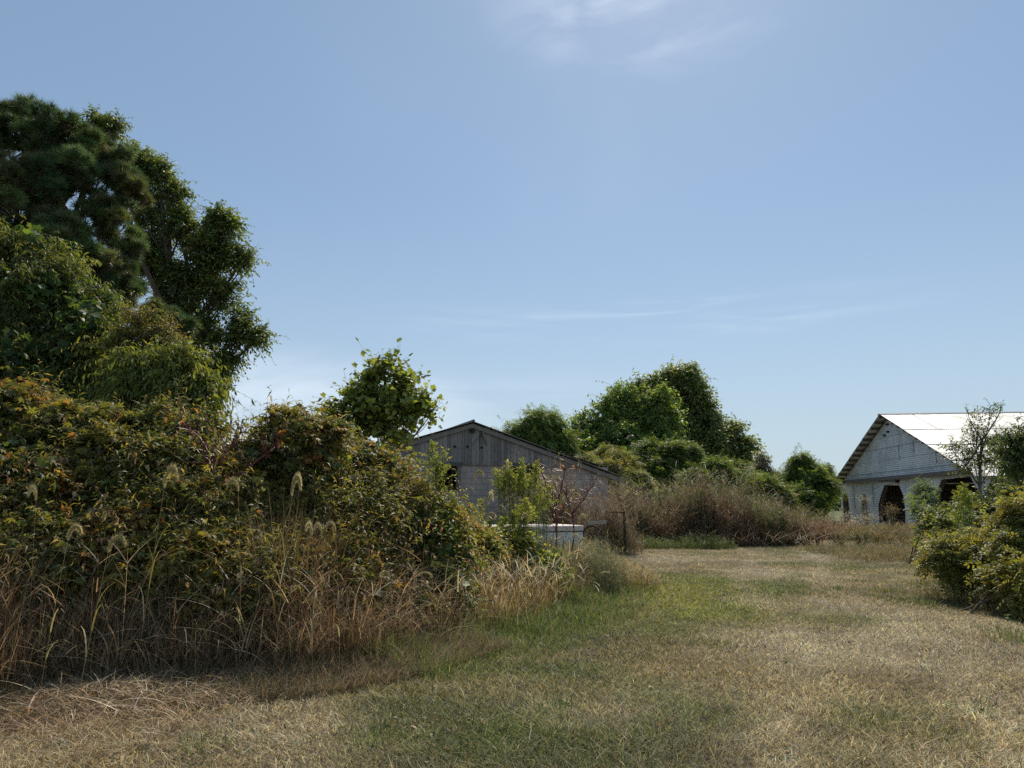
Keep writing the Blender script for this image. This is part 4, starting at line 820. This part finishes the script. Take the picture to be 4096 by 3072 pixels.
# ------------------------------------------------------------------ grey board and block barn
def block_mat():
    m, n, l = mat('painted_block'); t = n.new('ShaderNodeTexCoord')
    sep = n.new('ShaderNodeSeparateXYZ'); l.new(t.outputs['Object'], sep.inputs[0]); cb = n.new('ShaderNodeCombineXYZ'); l.new(sep.outputs[0], cb.inputs[0]); l.new(sep.outputs[2], cb.inputs[1])
    br = n.new('ShaderNodeTexBrick'); l.new(cb.outputs[0], br.inputs['Vector']); br.inputs['Scale'].default_value = 1; br.inputs['Brick Width'].default_value = .41; br.inputs['Row Height'].default_value = .205; br.inputs['Mortar Size'].default_value = .006; br.inputs['Mortar Smooth'].default_value = .3
    br.inputs['Color1'].default_value = (.47, .38, .34, 1); br.inputs['Color2'].default_value = (.44, .36, .32, 1); br.inputs['Mortar'].default_value = (.18, .14, .12, 1)
    nz = n.new('ShaderNodeTexNoise'); nz.inputs['Scale'].default_value = 1.6; nz.inputs['Detail'].default_value = 8; l.new(t.outputs['Object'], nz.inputs['Vector'])
    mr = n.new('ShaderNodeMapRange'); l.new(nz.outputs['Fac'], mr.inputs[0]); mr.inputs[1].default_value = .3; mr.inputs[2].default_value = .7; mr.inputs[3].default_value = .75; mr.inputs[4].default_value = 1.12
    vm = n.new('ShaderNodeVectorMath'); vm.operation = 'SCALE'; l.new(br.outputs['Color'], vm.inputs[0]); l.new(mr.outputs[0], vm.inputs['Scale'])
    p = n.new('ShaderNodeBsdfPrincipled'); l.new(vm.outputs[0], p.inputs['Base Color']); p.inputs['Roughness'].default_value = .9
    b = n.new('ShaderNodeBump'); b.inputs['Strength'].default_value = .6; b.inputs['Distance'].default_value = .01; l.new(br.outputs['Fac'], b.inputs['Height']); b.invert = True; l.new(b.outputs[0], p.inputs['Normal'])
    o = n.new('ShaderNodeOutputMaterial'); l.new(p.outputs[0], o.inputs[0]); return m
M_BLOCK = block_mat()
def corr_mat(name, col, axis, pitch, metal, rough, stain=.25, bump=.6):
    """corrugated galvanised sheet; axis 0/2 = direction across the ribs in object space"""
    m, n, l = mat(name); t = n.new('ShaderNodeTexCoord'); sep = n.new('ShaderNodeSeparateXYZ'); l.new(t.outputs['Object'], sep.inputs[0])
    mu = n.new('ShaderNodeMath'); mu.operation = 'MULTIPLY'; l.new(sep.outputs[axis], mu.inputs[0]); mu.inputs[1].default_value = 2 * math.pi / pitch
    sn = n.new('ShaderNodeMath'); sn.operation = 'SINE'; l.new(mu.outputs[0], sn.inputs[0])
    b = n.new('ShaderNodeBump'); b.inputs['Strength'].default_value = bump; b.inputs['Distance'].default_value = .012; l.new(sn.outputs[0], b.inputs['Height'])
    mp = n.new('ShaderNodeMapping'); l.new(t.outputs['Object'], mp.inputs[0]); mp.inputs['Scale'].default_value = (.5, 1.0, .5)
    nz = n.new('ShaderNodeTexNoise'); nz.inputs['Scale'].default_value = 1.3; nz.inputs['Detail'].default_value = 9; nz.inputs['Roughness'].default_value = .7; l.new(mp.outputs[0], nz.inputs['Vector'])
    r_ = n.new('ShaderNodeValToRGB'); l.new(nz.outputs['Fac'], r_.inputs[0]); e = r_.color_ramp.elements
    e[0].position = .42; e[0].color = (*[c_ * (1 - stain) for c_ in col], 1); e[1].position = .58; e[1].color = (*[min(1, c_ * (1 + stain * .4)) for c_ in col], 1)
    p = n.new('ShaderNodeBsdfPrincipled'); l.new(r_.outputs[0], p.inputs['Base Color']); p.inputs['Roughness'].default_value = rough; p.inputs['Metallic'].default_value = metal; l.new(b.outputs[0], p.inputs['Normal'])
    o = n.new('ShaderNodeOutputMaterial'); l.new(p.outputs[0], o.inputs[0]); return m
M_TIN_DARK = corr_mat('aged_tin', (.3, .28, .26), 1, .07, .3, .5)
def grey_barn():
    r = np.random.default_rng(7); th = R(21); Xa, Ya, HR, m_ = -1.42, 25.0, 4.40, .312
    o = thing('grey_barn', 'low grey barn of weathered vertical boards over pinkish block wall', 'barn', (Xa, Ya, 0), th)
    HW, DEP, zb = 5.6, 13.0, 2.93
    # block walls with two openings in the front
    g = Geo(); wc = (1, 1, 1); ops = [(-1.3, -.50, 2.05, 2.86), (1.55, 2.5, 2.1, 2.88)]
    xs = [-HW + .2, ops[0][0], ops[0][1], ops[1][0], ops[1][1], HW - .2]
    for a_, b_, z0, z1 in ((xs[0], xs[1], -.2, zb), (xs[1], xs[2], -.2, ops[0][2]), (xs[2], xs[3], -.2, zb), (xs[3], xs[4], -.2, ops[1][2]), (xs[4], xs[5], -.2, zb)): box(g, a_, b_, .03, .23, z0, z1, wc)
    for s in (-1, 1): box(g, s * (HW - .3) - .1, s * (HW - .3) + .1, .23, DEP, -.2, zb - .3, wc)
    box(g, -HW + .4, HW - .4, DEP - .2, DEP, -.2, zb, wc); V = [(-HW + .2, DEP - .1, zb - .2), (HW - .2, DEP - .1, zb - .2), (0, DEP - .1, HR - .05)]; g.add(V, [(0, 1, 2)], wc); w_ = g.build('wall', M_BLOCK, o)
    # vertical boards of the gable, each cut to the roof slope
    g = Geo(); x = -HW + .05
    while x < HW - .1:
        wd = r.choice([.1, .12, .145, .165]); x1 = x + wd; c_ = np.array([.27, .25, .235]) * r.uniform(.65, 1.35) * np.array([1, r.uniform(.95, 1.0), r.uniform(.88, 1.0)])
        tp = [HR - m_ * abs(q) - .06 for q in (x, x1)]; yo = r.uniform(-.006, .006)
        if x < 0 < x1: tp = [HR - .1] * 2
        zlo = zb - .0 + r.uniform(-.03, .01)
        if x1 > -1.98 and x < -.44 and False: zlo = 2.9
        if min(tp) > zlo + .02: box(g, x, x1 - .008, -.02 + yo, .01 + yo, zlo, 0, c_, top=tp)
        x = x1
    g.build('siding', M_WOOD, o)
    g = Geo(); box(g, -HW + .2, HW - .2, .012, .028, zb, 0, (.01, .01, .01), top=(zb + .02, zb + .02)); 
    V = [(-HW + .2, .03, zb), (HW - .2, .03, zb), (0, .03, HR - .12)]; g.add(V, [(0, 1, 2)], (.02, .02, .02)); g.build('sheathing', M_WOOD, o)
    # window openings: frame, dark gap, slipped board
    for i, (a_, b_, z0, z1) in enumerate(ops):
        g = Geo(); box(g, a_ - .1, b_ + .18, -.055, -.022, z1 + .0, z1 + .14, (.13, .12, .115)); box(g, b_, b_ + .09, -.05, .0, z0, z1, (.2, .18, .16)); box(g, a_ - .09, a_, -.05, .0, z0, z1, (.2, .18, .16)); box(g, a_, b_, -.03, .2, z0 - .05, z0, (.2, .18, .16))
        f_ = g.build('window', M_WOOD, o)
        g = Geo(); bar(g, (a_ + .3, .1, z1 - .04), (b_ - .02, .08, z1 - .14), .02, .03, (.25, .23, .18)); bar(g, (b_ - .2, .12, z0), (b_ - .14, .12, z1), .03, .06, (.05, .045, .04)); g.build('broken_sash', M_WOOD, f_)
    # rake boards, roof sheets, rafter gap
    for s in (-1, 1):
        g = Geo(); e = HW + .35
        def slope(g, x0, x1, y0, y1, up, tk, col): box(g, x0, x1, y0, y1, 0, 0, col) if False else None
        def prism(g, xa, xb, y0, y1, off0, off1, col):
            V = []; 
            for yy in (y0, y1):
                for xx in (xa, xb):
                    zz = HR - m_ * abs(xx); V += [(xx, yy, zz + off0), (xx, yy, zz + off1)]
            T = [(0, 2, 3), (0, 3, 1), (4, 7, 6), (4, 5, 7), (0, 1, 5), (0, 5, 4), (2, 6, 7), (2, 7, 3), (1, 3, 7), (1, 7, 5), (0, 4, 6), (0, 6, 2)]; g.add(V, T, col)
        prism(g, s * .0, s * e, -.10, -.06, -.19, -.035, (.26, .235, .21)); g.build('rake_board', M_WOOD, o)
        g = Geo(); prism(g, s * .0, s * e, -.2, DEP + .2, .02, .035, (1, 1, 1)); rf = g.build('roof', M_TIN_DARK, o)
        g = Geo()
        for k in range(20):
            xa = s * (.15 + k * .3); g = Geo()
            if abs(xa) + .26 > e: break
            if r.random() < .8: prism(g, xa, xa + s * r.uniform(.1, .24), -.12, -.03, -.032, .018, (.03, .025, .02) if r.random() < .6 else (.15, .14, .13)); g.build('purlin', M_WOOD, o)
    g = Geo(); tube(g, [(0, -.22, HR + .05), (0, DEP / 2, HR + .05), (0, DEP + .2, HR + .05)], .05, (.2, .19, .18), 8); g.build('ridge_cap', M_WOOD, o)
    g = Geo(); box(g, -.07, .07, -.13, -.03, HR - .36, HR - .2, (.04, .035, .03)); g.build('ridge_block', M_WOOD, o)
    for x, z in ((-.62, 3.54), (-.16, 3.55), (.37, 3.53)):
        g = Geo(); tube(g, [(x, -.03, z), (x, -.09, z)], [.045, .03], (.012, .012, .012), 8); g.build('insulator', M_DARK, o)
    g = Geo(); bar(g, (.37, -.09, 4.08), (.55, -.07, 3.64), .045, .05, (.24, .21, .18)); g.build('prop_stick', M_WOOD, o)
    g = Geo(); tube(g, curve((.36, -.06, 4.06), (-.02, -.06, 3.6), r, .08, 8, -.1), .009, (.02, .02, .02), 4); tube(g, curve((.36, -.06, 4.06), (.26, -.06, 3.5), r, .1, 8), .009, (.02, .02, .02), 4); g.build('cable', M_DARK, o)
    g = Geo()
    for z in (zb + .35, HR - .95): pass
    box(g, -HW + .5, HW - .5, .3, DEP - .3, -.1, 0.02, (.06, .05, .04)); g.build('floor', M_WOOD, o)
    # leafy vine creeping over the left of the roof edge
    mw = Matrix.Translation((Xa, Ya, 0)) @ Matrix.Rotation(th, 4, 'Z'); gl = Geo(); n = 700; xx = -2.3 - 3.2 * r.random(n) ** .8
    pts = np.array([mw @ Vector((a_, -.12 + .5 * r.random() - .1, HR - m_ * abs(a_) + .05 + .12 * r.random() - .25 * (r.random() < .3))) for a_ in xx])
    inst(gl, OVAL2, pts, nrm(r.normal(size=(n, 3)) + [0, -.3, .2]), nrm(r.normal(size=(n, 3)) * .5 + [0, 0, 1]), .13, pal(r, n, [(.08, .13, .035), (.12, .16, .04)]))
    for k in range(6): tube(gl, [mw @ Vector((-2.3 - k * .5, -.14, HR - m_ * (2.3 + k * .5) + .06)), mw @ Vector((-2.9 - k * .5, -.14, HR - m_ * (2.9 + k * .5) + .07))], .01, (.15, .12, .08), 4)
    bb = pts[0]; v = gl.build('roof_vine', M_LEAF, base=bb); v.location = bb; tag(v, 'green creeper trailing along the left roof edge of the grey barn', 'vine')
grey_barn()

# ------------------------------------------------------------------ white metal barn
M_TIN_WALL = corr_mat('galvanised_wall_sheet', (.70, .69, .68), 2, .14, .05, .6, .2, 0)
M_TIN_ROOF = corr_mat('galvanised_roof_sheet', (.76, .73, .69), 1, .09, .05, .6, .36, 0)
def metal_barn():
    r = np.random.default_rng(8); phi = R(-97); A_ = (22.37, 41.83); HR, W, ez, LEN = 6.77, 9.84, 2.9, 34
    o = thing('metal_barn', 'wide white corrugated metal barn with dark coffin shaped doorways and bright roof', 'barn', (A_[0], A_[1], 0), phi)
    m_ = (HR - ez) / W
    def poly_holes(outer, holes, y0):
        from mathutils.geometry import tessellate_polygon
        rings = [[Vector((x, z, 0)) for x, z in q] for q in [outer] + holes]; t = tessellate_polygon(rings); V = [(v.x, y0, v.y) for q in rings for v in q]; return V, t
    WW = W - .12
    outer = [(-WW, -.2), (WW, -.2), (WW, HR - m_ * WW - .12), (0, HR - .12), (-WW, HR - m_ * WW - .12)]
    doors = {'small': [(-9.5, -.1), (-8.1, -.1), (-8.18, 1.67), (-8.46, 2.24), (-9.05, 2.25), (-9.4, 1.68)],
             'middle': [(-2.96, .0), (.8, .0), (1.0, .9), (1.08, 1.9), (.45, 2.68), (-1.6, 2.68), (-2.3, 2.1), (-2.85, 1.5)],
             'right': [(4.45, -.1), (9.3, -.1), (9.2, 2.1), (8.6, 2.82), (5.75, 2.76), (4.7, 1.82)]}
    slot = [(-5.5, 1.45), (-4.88, 1.45), (-4.72, 2.16), (-5.32, 2.17)]
    holes = [q for q in doors.values()] + [slot]
    # slightly ragged hole edges
    def cross(q, z):
        xs = []
        for (x0, z0), (x1, z1) in zip(q, q[1:] + q[:1]):
            if (z0 <= z) != (z1 <= z): xs.append(x0 + (x1 - x0) * (z - z0) / (z1 - z0))
        return sorted(xs)
    g = Geo(); dz = .025; zz = -.2; pitch, amp = .11, .013
    prof = lambda z: amp * math.sin(2 * math.pi * z / pitch)
    while zz < HR - .14:
        zm = zz + dz / 2; xs = cross(outer, min(zm, HR - .13))
        if len(xs) >= 2:
            iv = [(xs[0], xs[-1])]
            for h_ in holes:
                c_ = cross(h_, zm)
                if len(c_) >= 2:
                    ca, cb = c_[0] + r.normal() * .01, c_[-1] + r.normal() * .012
                    iv = [p_ for a_, b_ in iv for p_ in ([(a_, b_)] if cb < a_ or ca > b_ else [(a_, ca), (cb, b_)]) if p_[1] > p_[0]]
            for a_, b_ in iv:
                m_x = np.linspace(a_, b_, 2); y0, y1 = prof(zz), prof(zz + dz)
                tone = 1.0
                g.add([(a_, y0, zz), (b_, y0, zz), (b_, y1, zz + dz), (a_, y1, zz + dz), (a_, y0 + .02, zz), (b_, y0 + .02, zz), (b_, y1 + .02, zz + dz), (a_, y1 + .02, zz + dz)], [(0, 1, 2), (0, 2, 3), (4, 6, 5), (4, 7, 6)], (1, 1, 1))
        zz += dz
    g.build('gable_wall', M_TIN_WALL, o)
    # horizontal and vertical sheet laps
    g = Geo()
    for z in (3.45, 4.15, 4.85, 5.5):
        w_ = (HR - .2 - z) / m_; x = -w_ + .1
        while x < w_ - .1: x1 = min(x + 3.6, w_ - .05); box(g, x, x1 - .03, -.016, -.003, z - .015, z + .012, (.4, .43, .47)); x = x1
    for x, z0, z1 in ((-7.0, 1.2, 2.8), (-3.6, 1.5, 2.8), (2.9, 4.3, 5.0), (5.4, 3.6, 4.2), (.9, 4.0, 4.9), (-6.0, 3.2, 3.6)): box(g, x, x + .04, -.02, -.003, z0, z1, (.25, .27, .3))
    box(g, -8.0, -3.1, -.014, -.002, .72, .745, (.3, .32, .35)); box(g, -3.6, -2.4, -.014, -.002, 2.5, 2.53, (.3, .32, .35))
    g.build('sheet_seam', M_WOOD, o)
    g = Geo(); bar(g, (-8.0, -.13, 3.05), (8.9, -.13, 3.05), .2, .22, (.2, .17, .15)); tube(g, [(-8.4, -.13, 3.05), (-7.95, -.13, 3.05)], .12, (.05, .045, .04), 8); g.build('door_track', M_WOOD, o)
    g = Geo(); bar(g, (-2.2, -.1, 2.94), (.5, -.1, 2.84), .1, .09, (.25, .22, .2)); box(g, .42, .6, -.16, -.03, 2.76, 2.9, (.03, .03, .03)); g.build('broken_rail', M_WOOD, o)
    # door linings: brown boards set back at each left jamb, planked partition behind
    for nm, q in doors.items():
        g = Geo(); xl = min(p_[0] for p_ in q); n_ = len(q)
        for i in range(n_):
            a_, b_ = q[i], q[(i + 1) % n_]
            if a_[0] <= (xl + max(p_[0] for p_ in q)) / 2 and b_[0] <= (xl + max(p_[0] for p_ in q)) / 2 + .1 and abs(a_[1] - b_[1]) > .2:
                mx = lambda p_, d: (p_[0] - .05, d, p_[1]); V = [(a_[0] - .02, .06, a_[1]), (b_[0] - .02, .06, b_[1]), (b_[0] + .1, .2, b_[1]), (a_[0] + .1, .2, a_[1])]
                V += [(x, y + .04, z) for x, y, z in V]; g.add(V, [(0, 1, 2), (0, 2, 3), (4, 6, 5), (4, 7, 6), (0, 4, 5), (0, 5, 1), (2, 6, 7), (2, 7, 3)], (.16, .11, .09))
        d_ = g.build('doorway', M_WOOD, o)
        g = Geo(); x0, x1 = xl + .3, max(p_[0] for p_ in q) + .6; z = 0.
        while z < 3.0: hh = r.uniform(.18, .28); box(g, xl - .5, xl - .46, .12, 3.4, z, z + hh - .07, np.array((.16, .13, .11)) * r.uniform(.5, 1.4)); z += hh
        g.build('partition', M_WOOD, d_)
    # back and side walls, posts inside
    g = Geo(); box(g, WW - .04, WW, .06, LEN, -.2, ez - .05, (1, 1, 1)); g.build('side_wall', M_TIN_WALL, o)
    g = Geo(); box(g, -WW, -WW + .04, .06, LEN, -.2, ez - .05, (1, 1, 1)); g.build('side_wall', M_TIN_WALL, o)
    g = Geo(); V = [(x, LEN, z) for x, z in outer]; g.add(V, [(0, 2, 1), (0, 3, 2), (0, 4, 3)], (1, 1, 1)); g.build('rear_wall', M_TIN_WALL, o)
    for y in (6, 14, 22):
        for x in (-5, 5):
            g = Geo(); box(g, x - .1, x + .1, y - .1, y + .1, 0, HR - m_ * 5 - .1, (.1, .08, .06)); g.build('post', M_WOOD, o)
    # roof planes as real sheets, purlins under the rake overhang
    def prism(g, xa, xb, y0, y1, off0, off1, col):
        V = []
        for yy in (y0, y1):
            for xx in (xa, xb): zz = HR - m_ * abs(xx); V += [(xx, yy, zz + off0), (xx, yy, zz + off1)]
        T = [(0, 2, 3), (0, 3, 1), (4, 7, 6), (4, 5, 7), (0, 1, 5), (0, 5, 4), (2, 6, 7), (2, 7, 3), (1, 3, 7), (1, 7, 5), (0, 4, 6), (0, 6, 2)]; g.add(V, T, col)
    E = W + .35
    for s in (-1, 1):
        edges = [0, 3.2, 5.8, 8.2, E]
        g = Geo()
        ys = np.arange(-.55, LEN + .5, .0275); wv = .009 * np.sin(ys * 2 * np.pi / .11)
        for k in range(4):
            xa, xb = s * (edges[k] - (.0 if k == 0 else .08)), s * edges[k + 1]; n_ = len(ys); L_ = []
            for xx, lift in ((xa, 0), (xb, .012)):
                for off in (.012, 0): L_.append(np.c_[np.full(n_, xx), ys, HR - m_ * abs(xx) + .035 - .008 * k + (lift if xx == xb else 0) + wv + off])
            i_ = np.arange(n_ - 1); Vs = np.concatenate(L_)
            q_ = lambda A1, B1: np.concatenate([np.c_[A1 + i_, B1 + i_, B1 + i_ + 1], np.c_[A1 + i_, B1 + i_ + 1, A1 + i_ + 1]])
            g.add(Vs, np.concatenate([q_(0, 2 * n_), q_(n_, 3 * n_), q_(2 * n_, 3 * n_), q_(0, n_)]), (1, 1, 1))
        rf = g.build('roof', M_TIN_ROOF, o)
        g = Geo(); 
        for k in range(1, 4): prism(g, s * (edges[k] - .01), s * (edges[k] + .012), -.55, LEN, .056, .062, (.2, .18, .17))
        for k in range(16):
            y = 1.2 + k * 2.1; a_ = edges[k % 4]; prism(g, s * (a_ + .1), s * (edges[k % 4 + 1] - .15), y, y + .025, .056, .062, (.4, .38, .35))
        g.build('sheet_seam', M_WOOD, rf)
        for k in range(18):
            xa = .1 + k * .72; g = Geo()
            if xa < E - .1: prism(g, s * xa, s * (xa + .1), -.52, .0, -.1, .0, (.12, .1, .09)); g.build('purlin', M_WOOD, o)
    g = Geo()
    for s in (-1, 1): prism(g, 0, s * .2, -.6, LEN + .5, .07, .08, (.3, .3, .3))
    g.build('ridge_cap', M_DARK, o)
    for x, z in ((-.27, 6.22), (-.29, 5.78), (-.87, 5.62)):
        g = Geo(); box(g, x - .1, x + .1, -.12, -.003, z - .05, z + .05, (.02, .02, .02)); g.build('bracket', M_DARK, o)
metal_barn()

# ------------------------------------------------------------------ right side bushes and trees
YG = [(.145, .16, .042), (.19, .19, .048), (.095, .115, .034), (.17, .14, .055), (.055, .072, .03)]
def rshrub(i, label, bl, n, tpl, size, cols, w_=None, **kw): return shrub(i, label, bl, n, tpl, size, cols, w_, None, name='roadside_bush', cat='bush', **kw)
rshrub(80, 'yellow green bush at the right edge with leaves arching toward the lawn', B((962, 553, 12.6, 13), (946, 558, 12.4, 10), (985, 558, 12.2, 17), (962, 572, 12.1, 13), (938, 548, 12.9, 6), (985, 542, 12.6, 10), (930, 560, 12.7, 5)), 720, PINN_H, .15, YG, multi=.4, r0=.014)
rshrub(81, 'golden green bush cut off by the right edge of the picture at mid height', B((1016, 515, 11.6, 11), (1035, 530, 11.6, 20), (1006, 532, 11.8, 11), (1034, 505, 11.8, 13)), 620, PINN_H, .15, YG, [2, 3, 1, 2, 1])
rshrub(82, 'dense yellow green bush at the lower right corner above bare stems', B((1010, 558, 11.2, 15), (1022, 580, 10.6, 17), (1045, 565, 11, 24), (997, 580, 11.2, 8), (1042, 600, 10.4, 20)), 760, PINN_H, .165, YG)
rshrub(83, 'dark leaved bush before the right doorway of the metal barn', B((948, 518, 17, 8), (958, 518, 16.5, 10), (935, 522, 17, 8), (970, 505, 17.5, 8), (950, 530, 16, 11), (978, 522, 16, 10), (925, 530, 17, 6)), 900, OVAL, .09, [(.06, .09, .035), (.09, .12, .045), (.14, .15, .05)])
rshrub(84, 'blue green locust sapling in front of the metal barn wall', B((924, 492, 20, 4), (918, 500, 20, 4), (927, 504, 19.5, 5), (920, 513, 19, 5)), 150, PINN, .22, [(.08, .12, .07), (.11, .15, .08), (.06, .09, .05)])
rshrub(85, 'dense dark shrub hiding the side wall of the metal barn at the right edge', B((1000, 492, 19, 10), (1020, 484, 19, 13), (992, 503, 18, 10), (1015, 503, 17, 15), (988, 514, 16.5, 10)), 1700, OVAL, .09, [(.04, .06, .025), (.06, .085, .03), (.09, .11, .04)])
plant('willow_oak', 'slender young tree with sparse narrow leaves standing before the bright barn roof', 'tree', B((968, 415, 19, 4), (978, 425, 19, 7), (990, 412, 19, 6), (1001, 410, 19, 4), (970, 440, 19, 11), (985, 445, 19, 14), (965, 455, 19, 11), (998, 455, 19, 10), (978, 465, 19, 13), (952, 450, 19, 6), (960, 470, 19, 8), (995, 470, 19, 9)), (P(979, 503, 19)[0], 19), 86, 430, LANCE2, .11, [(.07, .1, .035), (.1, .13, .045), (.05, .075, .03)], r0=.055, tt=P(982, 440, 19), sub=3, shoot=.35, per=7, lift=.6, twig=.007, subr=.42, barkcol=(.16, .15, .13))
plant('hackberry_tree', 'dark leafy tree at the right edge overlapping the bright barn roof', 'tree', B((1018, 440, 16, 9), (1012, 455, 16, 9), (1025, 460, 16, 14), (1008, 468, 16, 8), (1035, 440, 16, 14)), (P(1024, 503, 16)[0], 16), 87, 800, LANCE, .12, [(.05, .075, .03), (.07, .1, .035), (.09, .12, .04)], r0=.06, tt=P(1024, 460, 16), shoot=.4, per=7, ldroop=1.)
goldenrod(966, 484, 15, 'bright green feathery weed standing among dark bushes before the metal barn', 410, ((.1, .16, .05), (.14, .2, .06)), 1.4, 6)
# downy seeded weeds by the metal barn
def downy(px, py, Y_, label, seed, col=(.62, .58, .5), spread=.4, n=260, cat='weed', name='seeding_weed'):
    r = np.random.default_rng(seed); top = P(px, py, Y_); b = np.array([top[0], top[1], float(gz(top[0], top[1]))]); o = thing(name, label, cat, b); gt, gl = Geo(), Geo()
    for _ in range(16):
        e = top + np.array([r.normal() * spread, r.normal() * spread * .6, -abs(r.normal()) * spread * .9]); p_ = curve(b + r.normal(size=3) * [.08, .08, 0], e, r, .05, 7); tube(gt, p_, np.linspace(.012, .004, 7), (.2, .17, .1), 4)
        m = n // 8; q = e + r.normal(size=(m, 3)) * [.14, .14, .12]; inst(gl, t_tuft(7, 150, seed, .08, (.6, 1)), q, nrm(r.normal(size=(m, 3))), nrm(r.normal(size=(m, 3))), .05, pal(r, m, [col, np.array(col) * .8]))
        m = 26; t = r.random(m) * 6; q = np.stack([np.interp(t, range(7), p_[:, c_]) for c_ in range(3)], 1); inst(gt, LANCE2, q, nrm(r.normal(size=(m, 3))), np.tile([0, 0, 1.], (m, 1)), .12, pal(r, m, [(.18, .18, .09), (.12, .14, .06)]))
    gt.build('stem', M_GRASS, o, b); gl.build('seed_head', M_SEED, o, b)
downy(833 + 8, 513, 36, 'pale downy seeded weed left of the narrow slot in the barn wall', 501)
downy(864, 514, 35, 'pale downy seeded weed below the narrow slot of the metal barn', 502)
downy(864, 497, 37, 'single tall grey downy plume in front of the narrow barn slot', 503, (.45, .45, .42), .14, 120)
downy(891, 508, 30, 'brown knobbly dead mullein stalk in front of the middle doorway', 504, (.25, .19, .12), .08, 160, name='mullein_stalk')
downy(860, 530, 27, 'yellowish rabbit bush like weed leaning at the edge of the lawn', 505, (.3, .28, .13), .2, 150)
downy(838, 530, 27.5, 'thin brown stemmed weed at the lawn edge left of the yellowish one', 506, (.26, .17, .1), .22, 90)
downy(545, 478, 15.5, 'fluffy pale seed plume above the white chest', 507, (.4, .36, .25), .1, 110)
scatter_weeds('lawn_edge_weeds', 'sparse green and straw weeds ringing the lawn before the metal barn', 'weeds', 12.6, 22.5, 2.9, 2.6, 2600, .38, [(.12, .14, .055), (.26, .2, .11), (.3, .22, .12)], .009, 55, side=4, leank=.5)
scatter_weeds('bush_foot_grass', 'dry grass and leaf litter under the right hand bushes', 'dry grass', 8.7, 11.4, 1.7, 1.8, 3600, .38, [(.3, .24, .14), (.2, .16, .09), (.13, .14, .06)], .006, 56, side=2, leank=.7)
